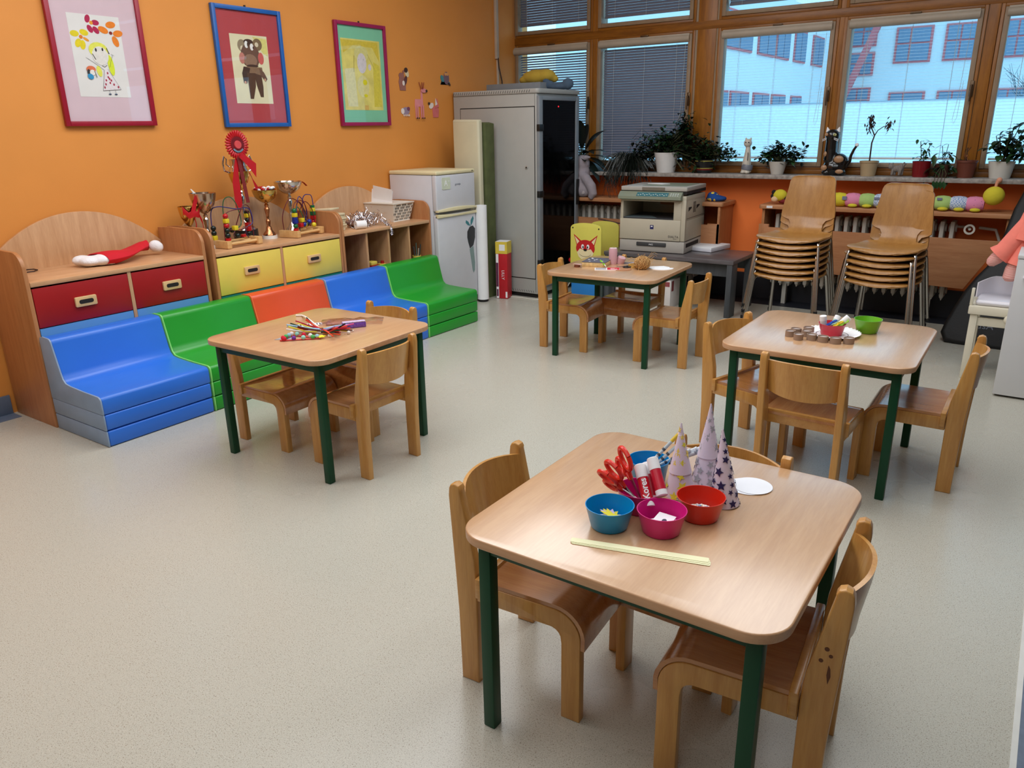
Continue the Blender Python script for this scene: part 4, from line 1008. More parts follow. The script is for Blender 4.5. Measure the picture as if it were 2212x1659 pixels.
# 3: yellow painting, magenta frame, mint board
t, d = picture("child's pale yellow painting on mint green board in a plum frame", -1.662, 1.387, 2.072, .498, mat('plum frame', (150, 20, 76), .4), mat('mint board', (126, 198, 160), .7, var=.02), mat('yellow painted paper', (222, 208, 110), .8, var=.14, scale=14), (-.196, .186, -.235, .235))
k = Ink(.0128)
def Q(u, v): return (-.196+u*.382, .235-v*.47)
k.p(q([(.0, .02), (.95, .02), (.97, .30), (.80, .10), (.3, .09), (.05, .2)]), (214, 190, 60), 'mustard wash'); k.p(q([(.05, .42), (.30, .40), (.33, .95), (.08, .95)]), (222, 216, 160), 'pale cream wash'); k.p(q([(.80, .30), (.96, .35), (.97, .95), (.76, .95)]), (216, 200, 70), 'mustard wash 2')
k.p(E(.50, .20, .26, .20), (214, 206, 130), 'straw wash'); k.p(E(.50, .33, .17, .25), (214, 206, 208), 'grey white paint'); k.p(E(.70, .38, .06, .08), (214, 206, 208), 'grey white paint')
k.p(E(.50, .66, .22, .28), (220, 210, 140), 'cream wash 2'); k.p(E(.55, .60, .08, .07), (222, 212, 20), 'bright yellow paint'); k.p(E(.55, .79, .07, .04), (222, 212, 20), 'bright yellow paint'); k.p(q([(.50, .93), (.60, .93), (.60, 1), (.50, 1)]), (214, 176, 90), 'ochre paint')
for u in (.42, .55): k.p(E(u, .28, .008, .010), (120, 120, 100), 'grey dot')
k.line(q([(.31, .23), (.28, .46)]), .004, (150, 140, 70), 'olive line'); k.line(q([(.66, .20), (.82, .40)]), .003, (180, 170, 80), 'olive line 2')
k.b.build('paint_marks', d)

# ------------------------------------------------------------------ wooden wall decals
def decal(nm, label, y, z, parts):
    b = MB(); 
    for i, (pts, c, cn) in enumerate(parts): b.poly(pts, .001+.0012*i, .004+.0012*i, 'x', mat(cn, c, .6))
    o = b.build(nm, loc=(0, y, z)); tag(o, label, 'wall decoration', "small wooden animal shapes on the orange wall")
brn, pk, lb, wt, bl_ = (150, 96, 84), (222, 138, 140), (150, 130, 150), (228, 214, 206), (70, 130, 140)
decal('acorn_shape', 'tiny brown and cream acorn shape above the squirrel on the wall', -1.185, 1.768, [(ell(0, 0, .020, .034, 25), (214, 196, 160), 'cream wood'), (ell(-.008, .018, .020, .018, 25), (60, 34, 26), 'dark brown wood')])
decal('squirrel_shape', 'small brown squirrel shape below the acorn on the wall', -1.235, 1.700, [([(-.035, -.06), (.03, -.06), (.032, .0), (.015, .04), (-.03, .045), (-.045, .0)], brn, 'squirrel brown'), (ell(-.012, .045, .030, .022), brn, 'squirrel brown'), (ell(.030, .012, .016, .034, -20), (90, 50, 50), 'dark tail'), (ell(.005, -.008, .012, .018), wt, 'pale belly'), (ell(.008, .072, .008, .012), brn, 'squirrel brown')])
decal('deer_shape', 'small pink deer shape with thin legs, tallest of the wall shapes', -1.055, 1.545, [([(-.055, -.02), (.045, -.02), (.042, .03), (.040, .10), (.022, .10), (.020, .035), (-.050, .035)], pk, 'deer pink')]+[([(x, -.105), (x+.010, -.105), (x+.013, -.01), (x-.003, -.01)], pk, 'deer pink') for x in (-.05, -.03, .012, .034)]+
    [(ell(.052, .100, .034, .016), pk, 'deer pink'), (ell(.084, .098, .012, .010), (60, 34, 34), 'dark brown wood')]+[([(x, .11), (x+.006, .11), (x+d, .16), (x+d-.006, .16)], (150, 60, 40), 'antler brown') for x, d in ((.018, -.018), (.030, .004), (.036, .020))]+[([(x, -.112), (x+.010, -.112), (x+.010, -.100), (x, -.100)], (70, 40, 40), 'dark brown wood') for x in (-.05, -.03, .012, .034)])
decal('hedgehog_shape', 'small grey lilac hedgehog shape low on the wall beside the plum frame', -1.225, 1.492, [(ell(.008, 0, .042, .028), lb, 'lilac wood'), (ell(-.030, -.002, .018, .022), wt, 'pale face'), (ell(.036, .016, .016, .014), (120, 60, 90), 'plum wood')]+[(ell(x, -.032, .005, .008), wt, 'pale face') for x in (-.02, 0, .02, .036)])
decal('fox_shape', 'small pink fox shape with white ear right of the deer on the wall', -.875, 1.505, [([(-.02, -.06), (.045, -.06), (.055, .0), (.02, .03), (-.025, .01)], (210, 110, 110), 'fox pink'), (ell(-.038, .028, .030, .020, 30), wt, 'pale face'), ([(.0, .01), (.035, .085), (.055, .02)], (210, 110, 110), 'fox pink'), ([(.008, .03), (.014, .085), (.035, .04)], wt, 'pale face'), (ell(-.068, .045, .012, .010), (70, 40, 50), 'dark brown wood')])
decal('owl_shape', 'small brown owl shape on teal leaves, highest right of the wall shapes', -.715, 1.742, [([(-.07, -.045), (-.05, -.01), (-.02, -.04), (.02, -.045), (.055, -.03), (.03, -.015), (-.03, -.0)], bl_, 'teal leaf'), (ell(-.045, .0, .020, .028, 30), bl_, 'teal leaf'), (ell(.005, .005, .034, .048), (120, 90, 100), 'owl brown'), (ell(-.006, .035, .014, .012), (214, 150, 90), 'owl face'), (ell(.016, .035, .014, .012), (214, 150, 90), 'owl face'), (ell(.036, -.040, .018, .008, -30), (80, 40, 40), 'dark brown wood')])

# ------------------------------------------------------------------ things on the cabinets
m_silver = mat('silver cup', (214, 208, 204), .14, metal=1, var=.02); m_gold = mat('gold cup', (214, 180, 104), .16, metal=1, var=.02)
m_red = mat('red satin ribbon', (186, 14, 26), .38); m_marble = mat('white marble', (226, 222, 216), .3, var=.1)
ZT = .712
def trophy(label, x, y, hb, cup, stem_m, cup_m, base_m, basew, flip=1):
    """hb: base height; cup=(z0,z1,r)"""
    t = thing('trophy_cup', label, 'trophy', (x, y, ZT), group='trophies on the cabinet'); z0, z1, r = cup
    b = MB(base_m); b.lathe([(0, 0), (basew, 0), (basew*.96, hb), (0, hb)]); b.build('base', t)
    b = MB(stem_m); s = z0-hb
    b.lathe([(0, hb), (basew*.85, hb), (basew*.8, hb+.01), (basew*.45, hb+.03), (.016, hb+.05), (.011, hb+.06), (.015, hb+s*.45), (.009, hb+s*.5), (.010, hb+s*.62), (.017, hb+s*.82), (.010, hb+s*.88), (.014, hb+s*.94), (.006, z0), (0, z0)]); b.build('stem', t)
    H = z1-z0
    b = MB(cup_m); b.lathe([(0, z0), (.014, z0), (r*.45, z0+H*.14), (r*.78, z0+H*.42), (r*.93, z0+H*.75), (r, z1), (r*.97, z1+.002), (r*.90, z0+H*.75), (r*.74, z0+H*.45), (r*.4, z0+H*.2), (0, z0+H*.12)], n=32); b.build('cup', t)
    return t
t = trophy('short cup with red ribbon bow at the left end of the trophies', .17, -3.305, .02, (.14, .245, .052), m_gold, m_gold, m_marble, .04)
b = MB(m_red)
for pts, w in (([(.03, -.05, .235), (.055, -.03, .20), (.06, .0, .21), (.055, .03, .20), (.04, .05, .23)], .018), ([(.055, 0, .21), (.06, .005, .15), (.058, -.005, .09)], .013), ([(.05, .03, .22), (.06, .045, .16), (.055, .05, .12)], .014)):
    g = [[Vector(p)+Vector((0, 0, -w)), Vector(p)+Vector((.004, 0, 0)), Vector(p)+Vector((0, 0, w))] for p in pts]; b.sheet(g, .0012)
b.build('ribbon', t)
t = trophy('silver bronze trophy with red ribbon, second from the left end', .20, -3.215, .02, (.20, .315, .075), m_silver, mat('rosy silver cup', (196, 170, 150), .16, metal=1), m_marble, .045)
b = MB(m_red, mat('white ribbon', (230, 226, 220), .5)); b.sheet([[Vector((.03, -.07-.015*i, .31-.035*i)), Vector((.03, -.045-.015*i, .31-.038*i))] for i in range(4)], .001); b.sheet([[Vector((.03, -.075, .32)), Vector((.03, -.06, .32))], [Vector((.03, -.092, .345)), Vector((.03, -.085, .345))]], .001, b.mats[1]); b.build('ribbon', t)
t = trophy('tallest silver trophy with handles, on a black base behind a red rosette', .165, -2.925, .075, (.315, .42, .062), m_silver, m_gold, m_black, .075)
b = MB(m_silver); b.lathe([(.061, .42), (.050, .44), (.047, .47), (.049, .49), (.045, .49), (.045, .44), (.056, .42)], n=28, close=True); b.build('upper_bowl', t)
for s in (-1, 1):
    b = MB(m_silver); b.tube([(0, s*.062, .415), (0, s*.10, .43), (0, s*.105, .47), (0, s*.090, .51), (0, s*.075, .495), (0, s*.082, .465), (0, s*.06, .45)], [.005, .006, .006, .005, .004, .004, .004]); b.build('handle', t)
t = trophy('gold trophy filled with red and white crepe, right of the tallest one', .17, -2.755, .02, (.22, .300, .080), mat('bronze stem', (190, 130, 90), .2, metal=1), m_gold, m_marble, .048)
b = MB(m_paper, m_red)
for i in range(22):
    a = i*.9; r = .02+.05*(i % 5)/5; b.ball((r*cos(a), r*sin(a), .300+.006*(i % 3)), (.016, .012, .010), m=b.mats[i % 2], n=8)
b.sheet([[Vector((.02, -.08-.01*i, .31+.035*i)), Vector((.02, -.055-.02*i, .315+.030*i))] for i in range(4)], .001, m_red); b.build('crepe_filling', t)
t = trophy('wide silver trophy bowl at the right end of the trophies', .13, -2.535, .02, (.255, .335, .090), m_silver, m_silver, m_marble, .055)
b = MB(m_red); b.sheet([[Vector((.0, .08+.022*i, .335-.004*i*i)), Vector((.02, .078+.022*i, .337-.004*i*i))] for i in range(4)], .001); b.build('ribbon', t)
# rosette hung on the tall trophy
t = thing('rosette', 'large red pleated award rosette with long red ribbons above the trophies', 'rosette', (.235, -2.965, ZT+.575))
b = MB(m_red, mat('dark red satin', (110, 8, 18), .4), mat('pink felt', (206, 70, 72), .7))
for i in range(28):
    a = 2*pi*i/28; b.ball((.0, .060*cos(a), .062*sin(a)), (.010, .0085, .022), m=b.mats[0], Rm=Matrix.Rotation(pi/2-a if False else -(a-pi/2), 3, 'X').inverted(), n=8)
b.lathe([(0, 0), (.050, 0), (.045, .008), (0, .008)], b.mats[1], T=TR(ry=pi/2), n=28); b.build('pleats', t)
b = MB(mat('pink felt', (206, 70, 72), .7)); b.lathe([(0, .008), (.024, .008), (.022, .014), (0, .014)], T=TR(ry=pi/2), n=24); b.build('centre_disc', t)
b = MB(m_silver); b.sheet([[Vector((.010, .034*cos(radians(a)), .034*sin(radians(a)))), Vector((.010, .044*cos(radians(a)), .044*sin(radians(a))))] for a in range(215, 330, 12)], .001); b.build('silver_lettering_band', t)
b = MB(m_red)
b.sheet([[Vector((.0, -.020-.014*min(i, 3), -.06-.05*i)), Vector((.0, .012-.013*min(i, 2), -.06-.05*i))] for i in range(7)], .0012)
b.sheet([[Vector((.02, -.01+.035*i, -.07-.028*i-.004*i*i)), Vector((.02, .015+.030*i, -.045-.022*i))] for i in range(4)], .0012); b.build('ribbon', t)
b = MB(stripes('red tartan ribbon', (160, 20, 26), (60, 30, 26), 40, 'z', .6)); b.sheet([[Vector((.006, -.018+.006*i, -.06-.055*i)), Vector((.008, .006+.006*i, -.06-.055*i))] for i in range(6)], .0012); b.build('tartan_ribbon', t)
# bead mazes
m_lw = wood('light toy wood', (206, 160, 100), (226, 184, 126), 'y', .4)
BC = {'r': mat('red bead', (186, 22, 30), .3), 'y': mat('yellow bead', (222, 200, 44), .3), 'g': mat('green bead', (12, 100, 54), .3), 'b': mat('blue bead', (24, 44, 140), .3), 'k': mat('black green bead', (14, 30, 26), .3)}
def maze(label, x, y, rz, wires, posts, loose, L):
    t = thing('bead_maze', label, 'toy', (x, y, ZT), rz=rz, group='bead mazes on the cabinet')
    for s in (-1, 1): b = MB(m_lw); b.box(-.15/2, .15/2, s*L-.016, s*L+.016, .002, .046, bev=.003); b.build('end_block', t)
    for dx in (-.055, 0, .055): b = MB(m_lw); b.tube([(dx, -L, .025), (dx, L, .025)], .009, n=12); b.build('dowel', t)
    for i, (pts, c) in enumerate(wires):
        P_ = [Vector(p) for p in pts]; out = []
        for j in range(len(P_)-1):
            p0, p1, p2, p3 = P_[max(j-1, 0)], P_[j], P_[j+1], P_[min(j+2, len(P_)-1)]
            for s in range(6):
                u = s/6; out.append(.5*((2*p1)+(p2-p0)*u+(2*p0-5*p1+4*p2-p3)*u*u+(3*p1-p0-3*p2+p3)*u**3))
        out.append(P_[-1]); b = MB(mat(c+' coated wire', {'maroon': (96, 22, 36), 'navy': (30, 34, 110), 'green': (30, 96, 60)}[c], .4)); b.tube(out, .0028, n=6); b.build('wire', t)
    def bead(p, c, kind):
        b = MB(BC[c])
        if kind == 's': b.ball((0, 0, 0), .0155, n=14)
        elif kind == 'c': b.box(-.0135, .0135, -.0135, .0135, -.0125, .0125, bev=.002)
        else: b.lathe([(0, -.007), (.0155, -.007), (.0155, .007), (0, .007)], n=16)
        b.build('bead', t).location = p
    for (px, py, z0, seq_) in posts:
        z = z0
        for c, kd in seq_:
            h = {'s': .0142, 'c': .0128, 'd': .0076}[kd]; z += h; bead((px, py, z), c, kd); z += h
    for p, c, kd in loose: bead(p, c, kd)
    return t
maze('wooden bead maze with tangled wires nearer the red drawer cabinet', .27, -3.075, radians(4),
     [([(-.06, -.115, .04), (-.06, -.11, .20), (-.03, -.08, .235), (.0, .02, .215), (.02, .10, .21), (.04, .10, .13), (.03, .05, .10), (.0, .09, .04)], 'navy'),
      ([(.04, -.115, .04), (.04, -.10, .18), (.05, -.04, .215), (.05, .06, .20), (.04, .07, .12), (.05, .0, .10), (.05, -.09, .11), (.04, -.11, .15)], 'maroon'),
      ([(-.04, -.04, .03), (-.04, -.035, .24), (-.02, .0, .285), (.0, .03, .24), (.0, .05, .14), (.03, .0, .11), (.03, -.06, .10)], 'green'),
      ([(.02, .115, .04), (.02, .11, .20), (.02, .07, .235), (.02, .035, .20), (.0, .0, .10), (.02, -.03, .06), (.02, .04, .06), (.0, .09, .10)], 'maroon')],
     [(.05, -.10, .046, ['rd', 'ks', 'ks', 'rs', 'yc', 'rs'] and [('r', 'd'), ('k', 's'), ('k', 's'), ('r', 's'), ('y', 'c'), ('r', 's')]), (-.02, .115, .046, [('k', 's'), ('r', 'c'), ('r', 'c'), ('k', 's'), ('y', 'c'), ('k', 'd')]), (-.05, -.115, .046, [('y', 'c'), ('k', 's'), ('k', 's')])],
     [((.06, -.05, .115), 'y', 'c'), ((.03, -.05, .10), 'k', 's'), ((.05, -.03, .068), 'k', 's'), ((.03, .03, .06), 'r', 'd')], .115)
maze('wooden bead maze with round looping wires nearer the fridge', .25, -2.560, radians(10),
     [([(-.05, -.11, .04), (-.05, -.11, .14), (-.04, -.04, .235), (-.03, .05, .19), (-.03, .06, .08), (-.03, .02, .06), (-.03, -.0, .10), (.0, .05, .21), (.02, .10, .15), (.02, .11, .04)], 'maroon'),
      ([(.04, -.115, .04), (.04, -.115, .16), (.03, -.07, .22), (.02, .02, .21), (.02, .05, .10), (.03, -.02, .06), (.03, -.07, .10), (.02, -.06, .18), (.0, .0, .215), (-.02, .07, .15), (-.02, .115, .04)], 'maroon'),
      ([(.02, -.04, .03), (.01, -.045, .15), (.0, .0, .245), (.0, .05, .20), (.0, .06, .12), (-.02, .03, .06), (-.01, .0, .05)], 'navy'),
      ([(-.04, .115, .04), (-.04, .08, .18), (-.03, .085, .24), (-.02, .12, .25), (-.01, .145, .22), (.0, .135, .04)], 'navy'),
      ([(.05, -.11, .15), (.05, -.09, .19), (.05, -.06, .17), (.05, -.02, .09)], 'green')],
     [(.05, -.115, .046, [('r', 'd'), ('g', 's'), ('b', 'c'), ('b', 'd'), ('y', 'c'), ('g', 's')]), (.0, .125, .046, [('y', 'd'), ('r', 's'), ('r', 'c'), ('g', 'c'), ('y', 'c'), ('g', 'd')])],
     [((.045, -.06, .075), 'r', 'c'), ((.045, -.045, .105), 'y', 'c'), ((.045, -.025, .075), 'b', 's'), ((.03, .0, .068), 'y', 's'), ((.03, .02, .072), 'k', 's'), ((.03, .045, .085), 'b', 's'), ((.05, .065, .064), 'y', 's')], .118)
# santa hat, ring
t = thing('santa_hat', 'red santa hat with white fur brim lying on the red drawer cabinet', 'hat', (.18, -3.73, ZT))
t.scale = (1.1, 1.12, 1.25)
wf = mat('white fluffy fur', (232, 232, 236), .95, bump=1.0, bscale=200)
o = rough_blob('fur_brim', [((.03, -.17, .022), (.055, .055, .022)), ((.05, -.13, .024), (.05, .05, .024)), ((-.01, -.19, .024), (.045, .045, .022)), ((.07, -.10, .02), (.03, .04, .02))], wf, t, .008, 4)
g = []
for i in range(13):
    u = i/12; y = -.14+.30*u; x = .03-.06*u+.03*sin(u*5); wd = .060*(1-u)**.42+.014; hh = .020*(1-.3*u)+.008*sin(u*7+.5); row = []
    for j in range(12):
        a = 2*pi*j/12; row.append(Vector((x+wd*cos(a), y+.25*wd*cos(a), .024+.02*u+hh*sin(a))))
    g.append(row+[row[0].copy()])
b = MB(mat('red felt', (196, 12, 34), .85, bump=.3)); b.sheet(g, .003); b.build('felt_cone', t)
rough_blob('pompom', [((-.025, .185, .04), (.030, .032, .026)), ((-.01, .19, .036), (.026, .025, .024))], wf, t, .006, 2)
b = MB(mat('dark elastic', (48, 20, 14), .6)); b.tube([(.06, -4.215, .716), (.02, -4.20, .716), (-.0+.03, -4.17, .716), (.05, -4.13, .716), (.09, -4.13, .716), (.12, -4.16, .716), (.115, -4.20, .716), (.13, -4.225, .716), (.06, -4.215, .716)], .0028)
tag(b.build('elastic_band'), 'thin dark elastic band lying at the left end of the red drawer cabinet', 'elastic band')
# stack of wooden trays, roll, tinsel bag, basket
m_lb = mat('pale plywood', (214, 200, 166), .6, var=.08)
for i in range(8):
    b = MB(m_lb); b.box(-.10, .10, -.052, .052, 0, .013, bev=.0015); b.box(-.09, .09, -.042, .042, .013, .0135, mat('pale plywood inner', (190, 172, 136), .6))
    o = b.build('wooden_board', loc=(.20+.004*(i % 3), -2.275+.003*((i*7) % 4), ZT+.0145*i+.001), rz=radians(((i*5) % 7)-3)); tag(o, 'small pale plywood board in the stack between bead maze and tinsel', 'board', 'stack of small plywood boards')
b = MB(m_lb); b.box(-.09, .09, -.055, .055, 0, .010, bev=.0015); o = b.build('wooden_board', loc=(.19, -2.31, ZT+.135), rz=radians(14), ); o.rotation_euler.y = radians(-4); tag(o, 'pale plywood board lying askew on top of the stack of boards', 'board')
b = MB(m_paper); b.lathe([(.010, 0), (.028, 0), (.028, .075), (.010, .075)], n=20, close=True, T=TR(0, 0, .029, rz=radians(70), ry=pi/2)); o = b.build('cotton_roll', loc=(.34, -2.17, ZT)); tag(o, 'small white cotton roll beside the silver tinsel', 'roll')
t = thing('tinsel_garland', 'shiny silver tinsel garland in a bag, trailing over the cabinet edge', 'tinsel', (.24, -2.03, ZT))
b = MB(mat('silver foil', (226, 222, 226), .12, metal=1, var=.2, scale=80), mat('clear brown packaging', (140, 104, 98), .3))
def strand(n, f, m):
    for i in range(n):
        c = f(i/n); v = Vector((RND.gauss(0, 1), RND.gauss(0, 1), RND.gauss(0, 1))).normalized(); u_ = v.orthogonal().normalized(); L_ = RND.uniform(.014, .034)
        b.flat([c-v*L_*.5-u_*.0014, c+v*L_*.5-u_*.0014, c+v*L_*.5+u_*.0014, c-v*L_*.5+u_*.0014], m)
strand(1500, lambda u: Vector((RND.gauss(.02, .035), RND.gauss(.03, .07), max(.006, RND.gauss(.05, .022)))), b.mats[0])
strand(260, lambda u: Vector((.10+.08*min(1, u*2.0), .10+.03*u, .05*(1-u*2) if u < .5 else -.11*(u-.5))), b.mats[0])
b.build('foil_strands', t, flat=True)
o = rough_blob('plastic_bag', [((-.01, -.02, .03), (.08, .09, .03)), ((.05, -.04, .026), (.05, .06, .022))], mat('brown wrapped packet', (124, 92, 86), .25, var=.5, scale=30), t, .009)
t = thing('basket', 'white perforated plastic basket holding paper on the open cabinet', 'basket', (.155, -1.640, ZT), rz=radians(4))
m_bw = mat('white basket plastic', (222, 216, 204), .45, var=.01)
b = MB(m_bw)
def side(p0, p1, q0, q1, n, m):
    """lattice wall between bottom edge p0-p1 and top edge q0-q1"""
    P0, P1, Q0, Q1 = map(Vector, (p0, p1, q0, q1))
    pt = lambda u, v: (P0.lerp(P1, u)).lerp(Q0.lerp(Q1, u), v)
    for i in range(n+1): b.tube([pt(i/n, 0), pt(i/n, 1)], .0022, n=4)
    for j in range(m+1): b.tube([pt(0, j/m), pt(1, j/m)], .0022 if 0 < j < m else .006, n=4)
    for i in range(n):
        for j in range(m):
            if (i*3+j*5) % 4 == 0 or i in (0, n-1) and j % 2: b.sheet([[pt(i/n, j/m), pt((i+1)/n, j/m)], [pt(i/n, (j+1)/m), pt((i+1)/n, (j+1)/m)]], .0015)
X0, X1, Yw, Zh = .115, .145, (.095, .118), .128
side((X0, -Yw[0], .0), (X0, Yw[0], 0), (X1, -Yw[1], Zh), (X1, Yw[1], Zh), 14, 6); side((-X0, -Yw[0], .0), (-X0, Yw[0], 0), (-X1, -Yw[1], Zh), (-X1, Yw[1], Zh), 14, 6)
side((-X0, Yw[0], .0), (X0, Yw[0], 0), (-X1, Yw[1], Zh), (X1, Yw[1], Zh), 14, 6)
b.sheet([[Vector((-X0, -Yw[0], .0)), Vector((X0, -Yw[0], 0))], [Vector((-X1, -Yw[1], Zh)), Vector((X1, -Yw[1], Zh))]], .002)
b.box(-X0, X0, -Yw[0], Yw[0], 0, .003); b.poly(rrect(-X1-.008, X1+.008, -Yw[1]-.008, Yw[1]+.008, .012), Zh, Zh+.006, 'z')
b.build('lattice', t)
b = MB(m_bw); b.box(-.112, .112, -.092, .092, .003, .11, mat('grey contents', (150, 146, 140), .8)); b.build('contents', t)
for i, (y, tilt_, h, w_) in enumerate(((-.065, 8, .215, .21), (-.03, -6, .235, .19))):
    b = MB(m_paper); b.box(-w_/2, w_/2, -.0006, .0006, .0, h, T=TR(0, y, .01, rx=radians(-tilt_), ry=radians(3+i*5))); o = b.build('paper_sheet', loc=(.125, -1.640, ZT)); tag(o, ('white sheet standing at the front of the plastic basket', 'white sheet standing tilted at the back of the plastic basket')[i], 'paper')
# things in the cubbyholes
t = thing('toy_block', 'red toy block with yellow lid in the second cubbyhole', 'toy', (.34, -2.03, .05))
b = MB(m_redd); b.box(-.04, .04, -.05, .03, 0, .40, bev=.003); b.build('block', t); b = MB(m_yeld); b.box(-.03, .03, -.045, .015, .40, .425, bev=.004); b.build('lid', t)
b = MB(m_yeld, m_redd); b.box(-.03, .03, -.03, .03, 0, .375, m_redd, bev=.003); b.box(-.028, .028, -.028, .028, .375, .395, m_yeld, bev=.004); b.lathe([(0, .395), (.014, .395), (.012, .415), (0, .415)], m_redd); tag(b.build('toy_block', loc=(.345, -1.94, .05)), 'lower red and yellow toy piece in the second cubbyhole', 'toy')
t = thing('pencil_pot', 'yellow pot of pencils and scissors in the last cubbyhole', 'pot', (.34, -1.565, .05)); b = MB(m_yeld); b.lathe([(0, 0), (.032, 0), (.034, .40), (.031, .40), (.029, .30), (0, .30)]); b.build('pot', t)
for i, (dx, dy, h, c) in enumerate(((.0, -.015, .47, (60, 80, 84)), (.012, .0, .455, (190, 180, 160)), (-.01, .012, .49, (90, 120, 110)), (.005, .02, .48, (40, 60, 60)), (-.008, -.005, .465, (150, 60, 50)))):
    b = MB(mat('pencil %d' % i, c, .5)); b.tube([(dx*.5, dy*.5, .31), (dx*2, dy*2, h)], .004); tag(b.build('pencil', loc=(.34, -1.565, .05)), ('dark pencil', 'cream pencil', 'grey green pencil', 'black pencil', 'red pencil')[i]+' standing in the yellow pot in the last cubbyhole', 'pencil', 'pencils in the yellow pot')
# ------------------------------------------------------------------ window sill: plants and cats
ZS = .985
m_leaf = mat('dark green leaf', (28, 52, 28), .35, var=.35, scale=8); m_leaf2 = mat('mid green leaf', (44, 78, 42), .35, var=.3, scale=8); m_leafd = mat('very dark leaf', (14, 22, 14), .4, var=.3); m_dry = mat('dry brown leaf', (60, 40, 30), .8, var=.3)
m_stem = mat('green brown stem', (74, 76, 48), .7); m_soil = mat('potting soil', (44, 32, 24), .95)
def leaf(b, p, d, L, W, m, droop=.3, n=4):
    d = d.normalized(); side = d.cross(Vector((0, 0, 1)));
    if side.length < .05: side = Vector((1, 0, 0))
    side.normalize(); up = side.cross(d)
    L_, R_ = [], []; mid = []
    for i in range(n+1):
        u = i/n; c = p+d*L*u-Vector((0, 0, 1))*droop*L*u*u; w = W*sin(pi*min(1, u*.95+.04))**.8; mid.append(c); L_.append(c+side*w+up*w*.25); R_.append(c-side*w+up*w*.25)
    vm = [b.bm.verts.new(c) for c in mid]; vl = [b.bm.verts.new(c) for c in L_]; vr = [b.bm.verts.new(c) for c in R_]
    i_ = b.mi(m)
    for i in range(n):
        for q in ((vm[i], vm[i+1], vl[i+1], vl[i]), (vm[i], vr[i], vr[i+1], vm[i+1])):
            f = b.bm.faces.new(q); f.material_index = i_
def rdir(zb=.3): return Vector((RND.gauss(0, 1), RND.gauss(0, 1), RND.gauss(zb, .6))).normalized()
def plant(label, x, pot, foliage, z=ZS, y=.19, kind='potted_plant'):
    """pot = (r_bottom, r_top, h, material, rim); foliage(b_leaves, b_stems, top)"""
    t = thing(kind, label, 'plant', (x, y, z), group='potted plants on the window sill')
    rb, rt, h, m, rim = pot
    b = MB(m)
    pr = [(0, 0), (rb, 0), (rb+(rt-rb)*.5, h*.5), (rt, h-.012*rim)]
    if rim: pr += [(rt+.004, h-.012), (rt+.004, h)]
    pr += [(rt, h), (rt-.004, h), (rt-.006, h-.02), (0, h-.02)]
    b.lathe(pr, n=28); b.build('pot', t)
    b = MB(m_soil); b.lathe([(0, h-.018), (rt-.006, h-.018), (rt-.006, h-.021), (0, h-.021)]); b.build('soil', t)
    bl, bs = MB(m_leaf, m_leaf2, m_leafd, m_dry), MB(m_stem); foliage(bl, bs, h)
    bl.build('foliage', t, flat=False); bs.build('stems', t)
    return t
def P_(c, nm, r=.4): return mat(nm, c, r, var=.04)
def f_big(b, s, h):
    for a, L, el in ((40, .34, 75), (80, .42, 62), (20, .40, 50), (120, .3, 60), (-30, .28, 20), (-70, .24, 5), (150, .26, 20), (60, .3, 15), (0, .3, 5), (200, .25, 50), (-50, .3, -15), (-10, .28, -25), (100, .2, 75), (30, .26, -5)):
        d = Vector((cos(radians(a))*cos(radians(el)), -abs(sin(radians(a)))*.5*cos(radians(el)), sin(radians(el)))); p = Vector((0, 0, h)); q = p+d*.08; s.tube([p, q], .004, n=5); leaf(b, q, d, L*.9, .040, m_leafd, .35, 7)
plant('large dark plant with broad pointed leaves beside the server rack', .76, (.055, .07, .12, P_((40, 38, 36), 'dark ceramic'), 0), f_big, y=.20)
def f_spid(b, s, h):
    for i in range(300):
        a = RND.uniform(0, 2*pi); r = Vector((cos(a)*1.3, -abs(sin(a))*.9 if RND.random() < .7 else sin(a)*.15, 0)); L = RND.uniform(.10, .24); drop = RND.uniform(.02, .20) if r.y < -.25 else RND.uniform(0, .05)
        p = Vector((RND.uniform(-.05, .05), RND.uniform(-.03, .02), h)); hz = RND.uniform(.02, .09)
        end = p+r*L*.8+Vector((0, 0, -drop)); end.y = min(end.y, .06); q = p+r*L*.35+Vector((0, 0, hz)); q.y = min(q.y, .06)
        s.tube([p, q, (q+end)/2+Vector((0, 0, .025)), end], .0026, m_leafd, n=3, cap=False); 
        if i % 3 == 0: leaf(b, end, r+Vector((0, 0, -.6)), .03, .004, m_leafd, .5, 2)
    for x0 in (-.14, -.10, -.06, .10, .15, -.12):
        for k in range(9):
            p = Vector((x0+RND.uniform(-.02, .02), -.13, .02)); L = RND.uniform(.08, .24); q = p+Vector((RND.uniform(-.05, .05), -.01, -L)); s.tube([p, (p+q)/2+Vector((RND.uniform(-.03, .03), -.01, 0)), q], .0013, m_leafd, n=3)
    for k, (w_, hh) in enumerate(((.10, .20), (.19, .27))): s.tube([(-.02, 0, h), (-.01+.02*k, 0, h+hh*.7), (w_*.5, 0, h+hh), (w_, 0, h+hh*.75), (w_+.02, 0, h+.02)], .0014, m_leafd, n=4)
plant('dark trailing plant spilling over the sill left of the white pot', 1.24, (.05, .06, .075, P_((40, 38, 36), 'dark ceramic'), 0), f_spid)
def bush(n, cx, cz, rx, ry, rz, L, W, ms, droop=.3):
    def f(b, s, h):
        for i in range(n):
            p = Vector((cx+RND.gauss(0, rx), RND.gauss(0, ry), h+cz+RND.gauss(0, rz))); p.y = max(-.09, min(p.y, .08)); p.z = max(p.z, .02)
            leaf(b, p, rdir(.2), L*RND.uniform(.7, 1.2), W, ms[i % len(ms)], droop, 3)
            if i % 7 == 0: s.tube([(RND.uniform(-.01, .01), 0, h-.01), ((p.x)*.5, p.y*.5, (h+p.z)/2+.02), p], .0022, n=4)
    return f
